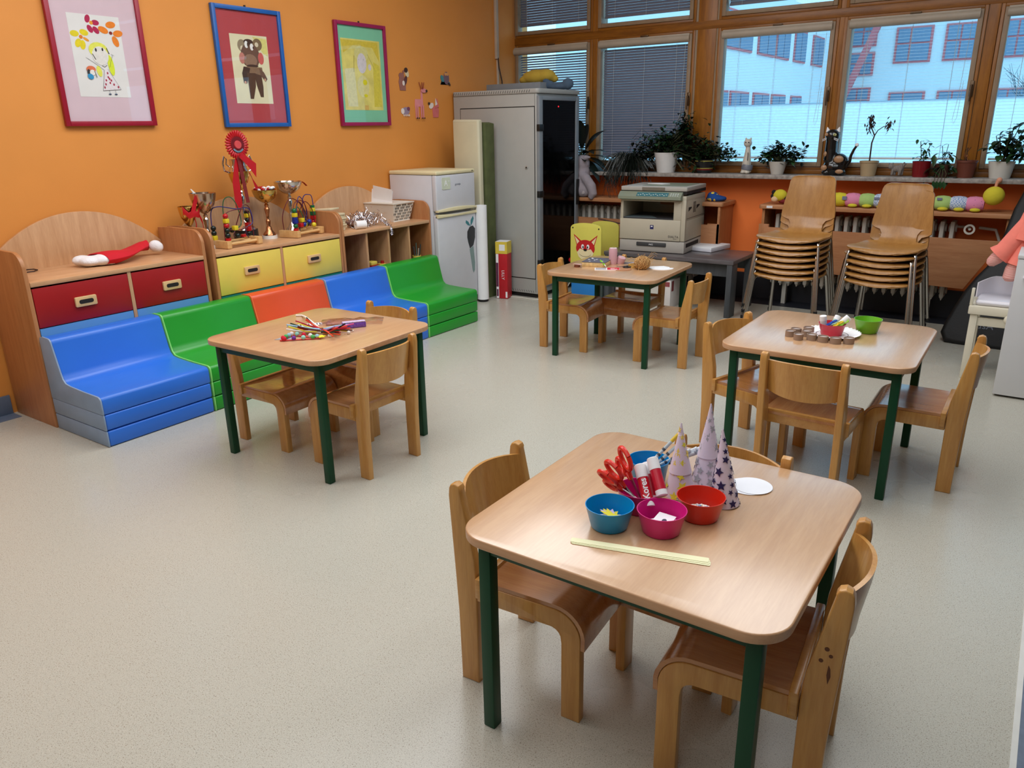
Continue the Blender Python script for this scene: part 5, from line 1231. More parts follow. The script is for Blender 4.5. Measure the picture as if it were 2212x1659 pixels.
def f_ficus(b, s, h):
    bush(520, -.02, .075, .075, .035, .045, .046, .015, [m_leaf, m_leafd, m_leaf2])(b, s, h); bush(160, .13, .06, .06, .03, .06, .046, .014, [m_leaf, m_leafd])(b, s, h); bush(150, .14, .19, .03, .025, .05, .046, .014, [m_leafd, m_leaf])(b, s, h)
    bush(240, .24, -.0, .06, .03, .08, .046, .014, [m_leaf, m_leafd])(b, s, h); bush(200, -.18, .02, .055, .03, .055, .046, .014, [m_leafd])(b, s, h)
plant('bushy small leaved plant in the tall white pot behind the copier', 1.568, (.072, .101, .158, P_((218, 216, 214), 'white ceramic', .3), 0), f_ficus, y=.185)
def pot_striped(t):
    b = MB(mat('yellow glaze', (206, 190, 90), .3), mat('red glaze', (170, 40, 40), .3))
    for z, r, k in ((.092, .0745, 0), (.036, .067, 0), (.026, .0655, 1)): b.lathe([(r, z), (r+.002, z), (r+.002, z+.004), (r, z+.004)], b.mats[k], n=28, close=True)
    b.build('glaze_bands', t)
jade = [m_leaf, m_leaf2, m_leafd]
t = plant('jade plant in a dark striped pot on the sill', 1.895, (.056, .072, .104, P_((30, 28, 30), 'black glaze', .3), 1), lambda b, s, h: (bush(280, .03, .06, .06, .035, .045, .036, .014, jade, .1)(b, s, h), bush(110, .17, .035, .045, .02, .03, .036, .014, jade, .1)(b, s, h))); pot_striped(t)
plant('low spreading jade plant in a small white pot on the sill', 2.475, (.044, .068, .095, P_((196, 192, 184), 'off white ceramic', .4), 0), lambda b, s, h: (bush(170, -.06, .045, .04, .03, .03, .038, .015, jade, .1)(b, s, h), bush(170, .09, .04, .05, .03, .035, .038, .015, jade, .1)(b, s, h), bush(50, .0, .09, .012, .01, .03, .036, .014, jade, .1)(b, s, h)))
def f_dry(b, s, h):
    s.tube([(0, 0, h-.02), (.0, 0, h+.12), (.012, 0, h+.17), (-.005, 0, h+.205), (-.03, 0, h+.25), (-.032, 0, h+.29)], [.0055, .005, .0045, .004, .003, .002], m_dry); s.tube([(.012, 0, h+.17), (.03, 0, h+.205), (.065, 0, h+.23), (.09, 0, h+.235)], [.004, .003, .0025, .002], m_dry)
    for cx, cz, n in ((-.022, .285, 45), (-.02, .24, 22), (.10, .245, 30)):
        for i in range(n): leaf(b, Vector((cx+RND.gauss(0, .012), RND.gauss(0, .012), h+cz+RND.gauss(0, .022))), Vector((RND.gauss(0, .6), RND.gauss(0, .6), -1)), .028, .006, m_dry, .1, 2)
plant('bare stemmed plant with dried leaves in a round beige pot', 3.118, (.048, .060, .105, P_((176, 154, 120), 'beige ceramic', .45), 1), f_dry)
def f_red(b, s, h):
    for x, H in ((-.015, .13), (.02, .11), (.005, .07)):
        s.tube([(x*.3, 0, h-.02), (x, 0, h+H*.5), (x*1.8, 0, h+H)], .0025)
        for i in range(11): leaf(b, Vector((x+RND.gauss(0, .014), RND.gauss(0, .01), h+RND.uniform(.02, H+.02))), rdir(0), .034, .010, m_leaf2, .4, 3)
plant('small thin stemmed plant in a dark red pot with pale rim', 3.455, (.050, .060, .105, P_((120, 16, 24), 'dark red glaze', .3), 0), f_red)
def f_trail(b, s, h):
    for i in range(46): leaf(b, Vector((RND.gauss(0, .035), -.02+RND.gauss(0, .03), h+RND.uniform(-.10, .085))), Vector((RND.gauss(0, 1), -.4, RND.gauss(-.2, .6))), .052, .017, [m_leaf, m_leaf2][i % 2], .5, 4)
    for x, z in ((-.02, .12), (.015, .13), (.03, .08)): s.tube([(0, 0, h), (x, 0, h+z)], .002); leaf(b, Vector((x, 0, h+z)), Vector((-1, -.2, .2)), .05, .013, m_leaf, .8, 4)
    for k in range(4): s.tube([(0, -.03, h), (-.02+.02*k, -.115, 0.03), (-.03+.02*k, -.12, -.04)], .002); leaf(b, Vector((-.03+.02*k, -.122, -.02)), Vector((.3, -.4, -1)), .045, .015, m_leaf2, .2, 4)
plant('trailing green plant hanging over the sill edge between the red and brown pots', 3.585, (.042, .05, .085, P_((70, 40, 30), 'brown plastic', .5), 0), f_trail)
def f_dead(b, s, h):
    s.tube([(-.005, 0, h-.02), (-.01, 0, h+.08)], .003, m_dry); s.tube([(-.01, 0, h+.05), (.01, 0, h+.085)], .002, m_dry)
    for i in range(16): leaf(b, Vector((-.01+RND.gauss(0, .008), RND.gauss(0, .008), h+RND.uniform(.0, .085))), Vector((RND.gauss(0, .5), RND.gauss(0, .5), -1)), .022, .004, mat('rust leaf', (120, 70, 40), .8), .1, 2)
plant('brown plastic pot with one withered stem', 3.725, (.048, .062, .112, P_((104, 52, 36), 'terracotta plastic', .5), 1), f_dead)
def f_broad(b, s, h):
    for i in range(95):
        p = Vector((.03+RND.gauss(0, .06), RND.gauss(0, .03), h+.03+abs(RND.gauss(.05, .055)))); leaf(b, p, rdir(.1), .062, .025, [m_leaf, m_leaf2, m_leaf][i % 3], .4, 4)
        if i % 4 == 0: s.tube([(0, 0, h-.01), (p.x*.6, p.y*.6, (h+p.z)/2), p], .0025, n=4)
    for x, z in ((.06, .21), (.08, .17), (.03, .19)): s.tube([(0, 0, h), (x, 0, h+z)], .0025); leaf(b, Vector((x, 0, h+z)), Vector((.5, -.3, .7)), .07, .026, m_leaf2, .3, 4)
plant('broad leaved plant in a white ribbed pot at the right end of the sill', 3.925, (.060, .078, .108, P_((206, 204, 196), 'white plastic', .4), 0), f_broad)
# grey white slim cat
m_cw = mat('cream grey glaze', (202, 196, 184), .35, var=.1, scale=18); m_cg = mat('grey glaze', (120, 124, 136), .35, var=.2)
t = thing('ceramic_cat', 'slim upright grey and cream ceramic cat between the two jade plants', 'figurine', (2.235, .19, ZS))
rough_blob('body', [('T', [(0, 0, .012), (0, 0, .08), (.003, 0, .15), (.003, 0, .20)], [.040, .034, .024, .018]), ((.0, -.005, .228), (.032, .028, .032)), ((-.018, -.02, .012), (.020, .022, .012)), ((.016, -.022, .012), (.020, .022, .012)), ((-.018, 0, .258), (.008, .006, .012)), ((.020, 0, .258), (.008, .006, .012))], m_cw, t, .004, 3)
b = MB(m_cg); b.lathe([(.0405, .03), (.0425, .035), (.0425, .055), (.038, .07)], T=TR(ry=.12), n=24); b.sheet([[Vector((.012*cos(a)+.006, -.034+abs(a)*.004, .16-.03*i)) for a in (-1, 0, 1)] for i in range(3)], .002); b.build('grey_patch', t)
b = MB(m_black); b.ball((-.008, -.031, .233), (.006, .003, .004)); b.ball((.014, -.031, .233), (.006, .003, .004)); b.build('eye', t)
# black patched cat
m_cb = mat('black glaze with sheen', (12, 11, 13), .22, coat=.4)
t = thing('ceramic_cat', 'large black ceramic cat with white ears and brown patches on the sill', 'figurine', (2.885, .19, ZS))
rough_blob('body', [((.0, 0, .055), (.085, .062, .062)), ((.03, 0, .10), (.06, .055, .055)), ((-.028, 0, .12), (.048, .045, .07)), ('T', [(-.033, 0, .10), (-.036, 0, .18), (-.036, 0, .25)], [.050, .044, .042]), ((-.036, -.004, .275), (.052, .042, .048)), ((-.045, -.02, .02), (.04, .04, .02)), ((.055, -.02, .02), (.035, .04, .02))], m_cb, t, .006, 4)
b = MB(m_paper); 
for s in (-1, 1): b.lathe([(0, .034), (.006, .025), (.016, 0), (0, -.002)], T=TR(-.036+s*.034, 0, .305, ry=s*.25, s=(1, .6, 1)), n=10)
b.build('ear', t)
b = MB(mat('yellow eye', (214, 214, 140), .3)); b.ball((-.012, -.040, .283), (.011, .005, .010)); b.build('eye', t); b = MB(m_black); b.ball((-.012, -.045, .283), (.003, .002, .008)); b.build('pupil', t)
b = MB(m_paper)
for s, x in ((-1, -.078), (1, -.004)):
    for k in (0, 1): b.tube([(x-s*.012, -.040, .262-.008*k), (x+s*.0, -.040, .258-.010*k), (x+s*.018, -.034, .250-.010*k)], .0022, n=5)
b.build('whisker', t)
for c, r in (((.035, -.05, .115), (.034, .012, .026)), ((-.06, -.056, .055), (.022, .010, .020)), ((.05, -.064, .03), (.028, .010, .016)), ((-.062, -.025, .15), (.016, .016, .022)), ((-.07, -.036, .285), (.012, .006, .012))): b = MB(mat('tan patch glaze', (170, 130, 96), .3)); b.ball(c, r); b.build('tan_patch', t)
b = MB(m_cb); b.tube([(.075, 0, .06), (.10, 0, .10), (.105, 0, .14), (.12, 0, .18), (.135, 0, .205)], [.014, .012, .010, .009, .008], n=10); tl = b.build('tail', t); b = MB(m_paper); b.ball((.137, 0, .212), (.013, .010, .014)); b.build('tail_tip', tl)
o = rough_blob('cat_figurine', [((.01, 0, .052), (.034, .018, .022)), ((.035, 0, .062), (.018, .018, .024)), ((-.03, -.006, .066), (.020, .016, .019)), ((-.044, -.01, .084), (.006, .005, .010)), ((-.020, -.006, .086), (.006, .005, .010)), ('T', [(-.016, -.006, .05), (-.02, -.008, .008)], [.010, .009]), ('T', [(-.006, .008, .05), (-.004, .008, .008)], [.010, .009]), ('T', [(.034, -.008, .05), (.026, -.01, .008)], [.013, .009]), ('T', [(.042, .008, .05), (.04, .008, .008)], [.012, .009]), ('T', [(.045, 0, .07), (.058, 0, .085), (.046, -.004, .095)], [.008, .008, .007])], stripes('tabby grey', (112, 104, 98), (140, 132, 124), 30, 'x', .7), None, .0035, 3)
o.location = (3.295, .19, ZS); tag(o, 'small standing grey tabby cat figurine between the beige and red pots', 'figurine')

# ------------------------------------------------------------------ things on the tables
ZT4 = .530
def bowl(label, x, y, c, r=.053, h=.052, rb=.040):
    m = mat(c[0], c[1], .32, var=.03, trans=.18)
    b = MB(m); b.lathe([(0, 0), (rb-.003, 0), (rb, .003), (r-.0012, h-.002), (r, h), (r-.0018, h), (rb-.0025, .005), (rb-.006, .0025), (0, .0025)], n=40)
    o = b.build('plastic_bowl', loc=(x, y, ZT4+.0005)); tag(o, label, 'bowl', 'small plastic bowls on the tables'); return o
BLU, MAG, RED, GRN = ('translucent blue plastic', (0, 150, 222)), ('translucent magenta plastic', (224, 26, 134)), ('translucent orange red plastic', (226, 44, 24)), ('translucent lime plastic', (120, 196, 40))
bowl('blue plastic bowl holding yellow paper scraps on the nearest table', 3.567, -4.592, BLU)
bowl('magenta plastic bowl holding white paper cards, front centre of the nearest table', 3.670, -4.552, MAG)
bowl('orange red plastic bowl holding beads on the nearest table', 3.716, -4.448, RED)
bowl('magenta plastic bowl holding scissors and glue sticks on the nearest table', 3.588, -4.484, MAG)
bowl('blue plastic bowl holding felt pens, behind the glue sticks', 3.545, -4.350, BLU, .050, .062)
bowl('red plastic bowl of glue sticks and scissors on the white paper plate', 3.588, -2.700, ('raspberry red plastic', (214, 30, 52)), .053, .05)
bowl('lime green plastic bowl behind the white paper plate', 3.700, -2.578, GRN, .054, .056, .040)
def paper_piece(nm, label, pts, x, y, z, c, cn, rz=0, rx=0, grp=None, th=.0006):
    b = MB(mat(cn, c, .7, var=.02)); b.poly(pts, 0, th, 'z'); o = b.build(nm, loc=(x, y, z), rz=radians(rz)); o.rotation_euler.x = radians(rx); tag(o, label, 'paper', grp); return o
for i in range(5):
    ye = i % 2 == 0; cl = ('yellow card', (236, 222, 60)) if ye else ('lilac card', (206, 190, 226))
    paper_piece('paper_star', ('yellow' if ye else 'lilac')+' paper star in the blue bowl on the nearest table', star(0, 0, .028, .5), 3.567+.004*(i-2), -4.591+.004*((i*3) % 4-1.5), ZT4+.012+.0045*i, cl[1], cl[0], i*31, 8+i*4, 'paper stars in the blue bowl')
for i in range(4):
    o = paper_piece('paper_card', 'white paper card in the front magenta bowl' if i < 3 else 'white paper card with a black dot, top one in the magenta bowl', [(-.030, -.018), (.031, -.02), (.031, .018), (-.027, .02)], 3.670+.002*(i-1), -4.552+.002*((i*5) % 3-1), ZT4+.014+.0045*i, (236, 234, 240), 'white card', 20+i*25, 5, 'white cards in the magenta bowl' if i < 3 else None)
    if i == 3: b = MB(mat('navy ink', (40, 42, 70), .6)); b.poly(circle(0, -.003, .008, ry=.005), .0007, .001, 'z'); b.build('ink_dot', o)
gb = MB(*[mat('mosaic bead %d' % i, c, .4) for i, c in enumerate(((236, 232, 222), (226, 206, 160), (60, 40, 30), (60, 130, 180), (240, 240, 240)))])
for i in range(280):
    a, r = RND.uniform(0, 2*pi), .037*math.sqrt(RND.random()); gb.ball((r*cos(a), r*sin(a), .009+.013*(1-(r/.036)**2)*RND.random()), (.0032, .0032, .0018), m=gb.mats[(0, 1, 4, 0, 2, 4, 0, 3)[i % 8] if r*cos(a) < .012 else (2, 1, 2, 0)[i % 4]], n=6)
tag(gb.build('beads', loc=(3.716, -4.448, ZT4+.003)), 'heap of tiny white, tan and brown beads in the orange red bowl', 'beads', kind='stuff')
# scissors and glue sticks in the magenta bowl
m_or = mat('orange red plastic handle', (232, 50, 36), .3)
def place(o, p, q, roll=0):
    """stand an object built along +Z from p towards q"""
    d = (Vector(q)-Vector(p)).normalized(); o.rotation_mode = 'QUATERNION'
    o.rotation_quaternion = d.to_track_quat('Z', 'Y') @ Matrix.Rotation(roll, 4, 'Z').to_quaternion(); o.location = p
def scissors(label, p, q, roll, s=1, cm=m_or, nm='scissors', grp=None):
    t = thing(nm, label, 'scissors', group=grp)
    b = MB(m_steel); b.poly([(-.004*s, 0), (.006*s, 0), (.009*s, .055*s), (-.003*s, .06*s)], -.001, .001, 'y'); b.poly([(.004*s, 0), (-.006*s, 0), (-.009*s, .055*s), (.003*s, .06*s)], .001, .003, 'y'); b.lathe([(0, 0), (.003, 0), (.003, .002), (0, .002)], T=TR(0, -.001, .052*s, rx=pi/2), n=8); b.build('blade', t)
    for sx, (rx_, rz_) in ((-1, (.015*s, .020*s)), (1, (.018*s, .026*s))):
        b = MB(cm); c = (sx*.019*s, .092*s+(.006*s if sx > 0 else -.006*s))
        b.tube([(sx*.004*s, 0, .05*s), (sx*.008*s, 0, .066*s), (sx*.012*s, 0, .076*s)], [.004*s, .005*s, .005*s]); ring_ = [(c[0]+rx_*cos(radians(a)), 0, c[1]+rz_*sin(radians(a))) for a in range(0, 361, 24)]; b.tube(ring_, .0058*s, n=8, cap=False); b.build('handle', t)
    place(t, p, q, roll); return t
bx, by, bz = 3.588, -4.484, ZT4+.012
scissors('scissors with large orange red handles standing in the magenta bowl, upper pair', (bx+.01, by-.02, bz+.02), (bx-.045, by-.005, bz+.10), radians(70), 1.0, grp='orange scissors')
scissors('scissors with orange red handles leaning left in the magenta bowl, lower pair', (bx+.012, by-.028, bz+.015), (bx-.058, by-.030, bz+.075), radians(60), .95, grp='orange scissors')
scissors('third pair of orange red scissors lowest at the left rim of the magenta bowl', (bx+.015, by-.03, bz+.022), (bx-.066, by-.036, bz+.058), radians(50), .9, grp='orange scissors')
def glue(label, p, q, L=.085, txt=True, roll=0, r=.0115, body=None, grp='glue sticks'):
    t = thing('glue_stick', label, 'glue stick', group=grp)
    body = body or mat('red white glue label', (196, 20, 50), .35)
    b = MB(body); b.lathe([(0, .012), (r, .012), (r, L*.68), (0, L*.68)]); b.build('tube', t)
    b = MB(m_paper)
    if txt:
        for k in range(5): b.poly([(r*cos(radians(a))*1.01, r*sin(radians(a))*1.01) for a in (k*10+20, k*10+24, k*10+24, k*10+20)][:2]+[(r*1.03*cos(radians(k*10+24)), r*1.03*sin(radians(k*10+24))), (r*1.03*cos(radians(k*10+20)), r*1.03*sin(radians(k*10+20)))], .03, L*.6, 'z')
        b.build('white_stripes', t)
    else: b.bm.free()
    b = MB(m_paper); b.lathe([(0, L*.68), (r*1.04, L*.68), (r*1.04, L*.98), (r*.9, L), (0, L)]); b.build('cap', t)
    b = MB(m_paper); b.lathe([(0, 0), (r*1.02, 0), (r*1.02, .012), (0, .012)]); b.build('turning_base', t)
    place(t, p, q, roll); return t
def flat_text(s, size, p, q, face, m, parent_label=None):
    """lettering running from p to q on a surface facing direction `face`"""
    d = (Vector(q)-Vector(p)).normalized(); f = Vector(face); f = (f-d*f.dot(d)).normalized(); u_ = f.cross(d)
    M4 = Matrix.Translation((Vector(p)+Vector(q))/2) @ Matrix((d, u_, f)).transposed().to_4x4()
    return text(s, size, M4, m, None, 'lettering', .0002, bold=.0004)
camd = Vector((4.2425, -5.9185, 1.354))
g1 = glue('large glue stick with bold white lettering lying in the magenta bowl', (bx+.040, by-.038, bz+.020), (bx-.018, by+.022, bz+.096), .10, False, r=.013, body=mat('crimson label', (200, 16, 40), .35))
p1, q1 = Vector((bx+.040, by-.038, bz+.020)), Vector((bx-.018, by+.022, bz+.096)); d1 = (q1-p1).normalized(); fc_ = (camd-p1).normalized(); fc_ = (fc_-d1*fc_.dot(d1)).normalized()
tx = flat_text('Kores', .020, p1+d1*.012+fc_*.0136, p1+d1*.066+fc_*.0136, fc_, m_paper); 
tx.parent = g1; tx.matrix_parent_inverse = (Matrix.Translation(g1.location) @ g1.rotation_quaternion.to_matrix().to_4x4()).inverted(); tx.name = 'lettering'
glue('striped glue stick with white cap leaning over the front of the magenta bowl', (bx+.060, by-.018, bz+.045), (bx+.010, by+.028, bz+.112), .088, True, radians(-120), .0125)
glue('glue stick half hidden behind the other two in the magenta bowl', (bx+.038, by-.010, bz+.02), (bx-.008, by+.040, bz+.09), .092, True, radians(-120), .011)
# felt pens in the rear blue bowl
bx, by = 3.545, -4.350
for i in range(9):
    up = i < 2; cc = [(222, 190, 50), (236, 206, 160), (200, 210, 216), (206, 214, 220), (190, 200, 210), (206, 214, 220), (200, 206, 214), (180, 196, 206), (206, 214, 220)][i]
    lab = ['felt pen with yellow end standing highest in the rear blue bowl', 'felt pen with peach end standing beside the yellow ended one'][i] if up else 'slim white felt pen lying in the rear blue bowl'
    t = thing('felt_pen', lab, 'pen', group='slim white felt pens in the rear blue bowl' if not up else 'raised felt pens')
    b = MB(mat('pale grey pen', (186, 200, 204), .4), mat('pen print', (70, 80, 90), .5)); b.lathe([(0, 0), (.004, 0), (.0042, .11), (0, .11)], n=10)
    for k in range(4): b.lathe([(.0043, .03+k*.017), (.0045, .03+k*.017), (.0045, .036+k*.017), (.0043, .036+k*.017)], b.mats[1], n=10)
    b.build('barrel', t); b = MB(mat('pen end %d' % i, cc, .4)); b.lathe([(0, .11), (.0046, .11), (.0046, .132), (0, .134)], n=10); b.build('end', t)
    p = (bx-.02+.004*i*(1-up), by-.022+.003*i, ZT4+.018+.003*i) if not up else (bx-.010+.006*i, by-.028, ZT4+.030-.006*i)
    q_ = (bx+.055+.002*i, by+.030+.004*i, ZT4+.062+.004*(i % 3)) if not up else (bx+.050+.010*i, by+.030, ZT4+.116-.014*i)
    place(t, p, q_)
# paper cones
m_cone = mat('lilac white paper', (226, 216, 236), .75, var=.01)
def cone(label, x, y, r, h, tilt_, spots, extra=None, sz=1, tipc=None):
    t = thing('paper_cone', label, 'paper cone', (x, y, ZT4), group='paper cones on the nearest table'); t.rotation_euler = (radians(tilt_[0]), radians(tilt_[1]), 0)
    b = MB(m_cone); b.lathe([(r, 0), (r*.5, h*.5), (.0015, h), (.0006, h-.004), (r*.49, h*.49), (r-.0008, 0)], n=48, close=True); b.build('cone', t)
    if extra: extra(t)
    ms, cols = MB(*[mat(n_, c_, .6) for n_, c_ in spots[0]]), spots[0]
    rr = random.Random(spots[3]); done = []
    tries = 0
    while len(done) < spots[1] and tries < 4000:
        tries += 1; v = rr.uniform(.02, .97); a = rr.uniform(0, 2*pi); s_ = spots[2]*rr.uniform(.6, 1.15)*(1 if v < .8 else .6)
        R_ = r*(1-v)+.0024
        if any(((v-v2)*h)**2+((((a-a2+pi) % (2*pi))-pi)*r*(1-v))**2 < (.92*(s_+s2))**2 for v2, a2, s2 in done): continue
        done.append((v, a, s_)); pts = []; ph = rr.uniform(0, 72)
        for (px, pz) in star(0, 0, s_, .45, a0=90+ph):
            z = v*h+pz; z = min(max(z, .0005), h*.985); RR = r*(1-z/h)+.0024; aa = a+px/max(RR, .004); pts.append((RR*cos(aa), RR*sin(aa), z))
        zc_ = v*h; c_ = ms.bm.verts.new((R_*cos(a), R_*sin(a), zc_)); vs_ = [ms.bm.verts.new(p) for p in pts]
        for i in range(len(vs_)):
            f = ms.bm.faces.new([c_, vs_[i], vs_[(i+1) % len(vs_)]]); f.material_index = len(done) % len(ms.mats)
    ms.build('star_print', t, flat=True)
    return t
def band(r, h, z, gap=.0007):
    def f(t):
        b = MB(m_cone); R_ = r*(1-z/h)+.0010; b.lathe([(R_, z), (R_+.001, z), (r*(1-(z+.09)/h)+.0008, z+.09), (r*(1-(z+.09)/h), z+.09)], n=48, T=TR(rx=radians(.4))); b.build('overlapping_sheet', t)
    return f
cone('paper cone with pale yellow stars, leftmost of the three cones', 3.636, -4.368, .036, .176, (-2, -3), ([('yellow star print', (232, 224, 70)), ('pale yellow star print', (238, 214, 110))], 22, .0125, 5), band(.0362, .176, .058))
cone('tallest paper cone with pale grey stars, at the back of the three', 3.668, -4.283, .037, .205, (-1, -1), ([('silver star print', (168, 168, 180))], 46, .0135, 8), band(.0372, .205, .075))
cone('paper cone with navy stars, rightmost of the three cones', 3.738, -4.356, .034, .180, (0, -5), ([('navy star print', (34, 24, 84))], 60, .0112, 3))
for i, (dx, dy) in enumerate(((0, 0), (-.010, -.007))):
    paper_piece('paper_disc', ('upper', 'lower')[i]+' white round paper disc behind the navy star cone', circle(0, 0, .046, 40), 3.765+dx, -4.237+dy, ZT4+.0022-.0012*i, (232, 234, 240), 'white disc paper', grp='white paper discs')
for i in range(3):
    paper_piece('paper_strip', ('topmost', 'middle', 'lowest')[i]+' of the long pale yellow paper strips on the nearest table', rrect(-.141, .141, -.0085, .0085, .003, 3), 3.664+.003*i, -4.651-.003*i, ZT4+.0026-.0009*i, (240, 238, 196), 'pale yellow card strip', 16.2-.5*i, grp='pale yellow strips')
# table 3: paper plate, cardboard rings, glue sticks
t = thing('paper_plate', 'white paper plate with scalloped rim under the red bowl', 'plate', (3.590, -2.693, ZT4))
b = MB(m_paper); g = []
for i, (r_, z_) in enumerate(((.0, .002), (.045, .002), (.07, .002), (.085, .006), (.100, .012), (.108, .013))):
    g.append([Vector(((r_+(.0025*cos(a*36) if i == 5 else 0))*cos(a), (r_+(.0025*cos(a*36) if i == 5 else 0))*sin(a), z_+(.0012*cos(a*36) if i >= 3 else 0))) for a in [2*pi*j/144 for j in range(145)]])
g[0] = [Vector((.0005*cos(2*pi*j/144), .0005*sin(2*pi*j/144), .002)) for j in range(145)]
b.sheet(g, .0012); b.build('plate', t)
b = MB(mat('brown ring print', (90, 60, 50), .6)); b.lathe([(.060, .0028), (.0625, .0028), (.0625, .0032), (.060, .0032)], n=48, close=True); b.build('ring_print', t)
rings = [(3.462, -2.752), (3.500, -2.704), (3.452, -2.800), (3.494, -2.836), (3.540, -2.815), (3.585, -2.822), (3.632, -2.822), (3.676, -2.797), (3.507, -2.765)]
mr = mat('grey brown cardboard', (150, 128, 112), .7, var=.05); mrt = mat('pale grey cardboard end', (178, 168, 166), .7)
for i, (x, y) in enumerate(rings):
    b = MB(mr, mrt); b.lathe([(0, 0), (.0215, 0), (.0215, .024), (.0195, .024), (.018, .019), (0, .019)], n=24, T=TR(s=(1, .86, 1))); b.lathe([(0, .0192), (.0178, .0192), (0, .0194)], mrt, n=24, T=TR(s=(1, .86, 1)))
    o = b.build('cardboard_ring', loc=(x, y, ZT4), rz=radians(i*33)); tag(o, 'small grey brown cardboard ring in the curved row in front of the paper plate', 'cardboard ring', 'row of cardboard rings on the window lit table')
wb = mat('white tube body', (226, 230, 226), .35)
glue('short white glue tube standing at the left of the red bowl', (3.560, -2.715, ZT4+.02), (3.553, -2.722, ZT4+.09), .062, False, r=.013, body=wb)
glue('white glue tube with green print lying at the back of the red bowl', (3.585, -2.69, ZT4+.025), (3.600, -2.660, ZT4+.075), .058, False, r=.012, body=mat('mint label', (170, 206, 186), .4))
glue('white glue tube tipped towards the lime bowl', (3.60, -2.70, ZT4+.028), (3.645, -2.685, ZT4+.078), .070, False, r=.0135, body=wb)
for c, x0, y0, dx, l in ((('blue plastic handle', (20, 70, 170)), 3.580, -2.732, .02, 'blue'), (('yellow plastic handle', (226, 196, 30)), 3.603, -2.735, .025, 'yellow'), (('lime plastic handle', (150, 206, 50)), 3.622, -2.72, .02, 'lime green')):
    scissors('small scissors with %s handles in the red bowl' % l, (x0-.03, y0+.03, ZT4+.035), (x0+dx, y0-.0, ZT4+.062), radians(20), .55, mat(c[0], c[1], .35))
# table 2: napkins, yarn, tape, twine, discs
t = thing('napkin_pack', 'flat grey box with white stars and a cream side, on the twine table', 'box', (1.952, -1.68, ZT4), rz=radians(12))
b = MB(mat('cream striped side', (214, 186, 130), .7, var=.25, scale=50)); b.box(-.075, .075, -.085, .085, 0, .026, bev=.002); b.build('box', t)
b = MB(mat('slate paper', (88, 88, 100), .6), m_paper); b.box(-.076, .076, -.086, .086, .026, .030, bev=.001)
for i in range(14): b.poly(star(RND.uniform(-.06, .06), RND.uniform(-.07, .07), RND.uniform(.005, .011), .45), .0302, .0306, 'z', m_paper)
b.build('star_lid', t)
for i, l in enumerate(('tall reel of red and white twine standing on the twine table', 'tipped reel of red and white twine behind the tall one')):
    t = thing('twine_reel', l, 'reel', (2.025, -1.61, ZT4) if i == 0 else (2.055, -1.575, ZT4)); 
    T = I4 if i == 0 else TR(ry=.35)
    b = MB(stripes('red white baker twine', (176, 60, 92), (228, 212, 216), 130, 'diagonal' if False else 'z', .9)); b.lathe([(.008, .0), (.024, 0), (.026, .01), (.026, .092), (.023, .1), (.008, .1)], n=24, close=True, T=T @ TR(s=(1, 1, 1 if i == 0 else .45))); b.build('twine', t)
    b = MB(mat('card core', (214, 196, 190), .7)); b.lathe([(.006, -.0), (.010, 0), (.010, .103), (.006, .103)], n=16, close=True, T=T @ TR(s=(1, 1, 1 if i == 0 else .45))); b.build('core', t)
t = thing('tape_roll', 'small roll of brown tape with pale holder, left front of the twine table', 'tape', (1.885, -1.815, ZT4)); b = MB(mat('brown tape', (110, 58, 40), .35)); b.lathe([(.006, 0), (.019, 0), (.019, .015), (.006, .015)], n=20, close=True); b.build('tape', t); b = MB(mat('clear pink plastic', (206, 170, 160), .3)); b.box(-.024, .030, -.014, .014, .016, .020, bev=.002); b.build('holder', t)
b = MB(m_paper, mat('scarlet print', (206, 16, 44), .45), mat('grey pattern', (170, 166, 170), .6)); b.box(-.075, .075, -.035, .035, 0, .004, m_paper); b.box(.0, .074, -.034, .034, .004, .0046, b.mats[1]); b.box(-.07, -.005, -.030, .032, .004, .0045, b.mats[2]); b.box(.02, .06, -.02, -.01, .0047, .005, m_paper); b.box(.02, .045, .0, .006, .0047, .005, m_paper)
tag(b.build('card_packet', loc=(2.085, -1.800, ZT4), rz=radians(28)), 'red and white printed packet lying flat on the twine table', 'packet')
t = thing('craft_knife', 'lime green handled craft pen lying across the grey star box', 'pen'); b = MB(mat('lime handle', (130, 206, 40), .35)); b.tube([(0, 0, .02), (0, 0, .085)], .0045); b.build('handle', t); b = MB(m_paper); b.tube([(0, 0, 0), (0, 0, .02)], [.001, .0035]); b.build('tip', t); place(t, (2.062, -1.770, ZT4+.010), (1.985, -1.715, ZT4+.042))
b = MB(mat('brown kraft disc', (170, 120, 84), .7)); b.poly(circle(0, 0, .055, 40), 0, .003, 'z'); tag(b.build('kraft_disc', loc=(2.165, -1.755, ZT4)), 'round brown card disc in front of the ball of raffia', 'card disc')
t = thing('raffia_ball', 'ball of straw coloured raffia twine on the twine table', 'twine', (2.262, -1.685, ZT4))
b = MB(mat('straw raffia', (206, 164, 104), .8, var=.2, scale=60)); b.ball((0, 0, .036), (.042, .042, .036), m=mat('dark raffia core', (160, 116, 70), .9))
for i in range(95):
    a, e_ = RND.uniform(0, 2*pi), RND.uniform(0, pi); n_ = Vector((cos(a)*sin(e_), sin(a)*sin(e_), cos(e_))); u_ = n_.orthogonal().normalized(); v_ = n_.cross(u_); R_ = RND.uniform(.043, .050); off = RND.uniform(-.02, .02)
    pts = [Vector((0, 0, .040))+(u_*cos(k)*R_+v_*sin(k)*R_+n_*off)*1.0 for k in [j*.5 for j in range(8)]]; pts = [Vector((p.x, p.y, max(.002, p.z*.9))) for p in pts]; b.tube(pts, .0009, n=4)
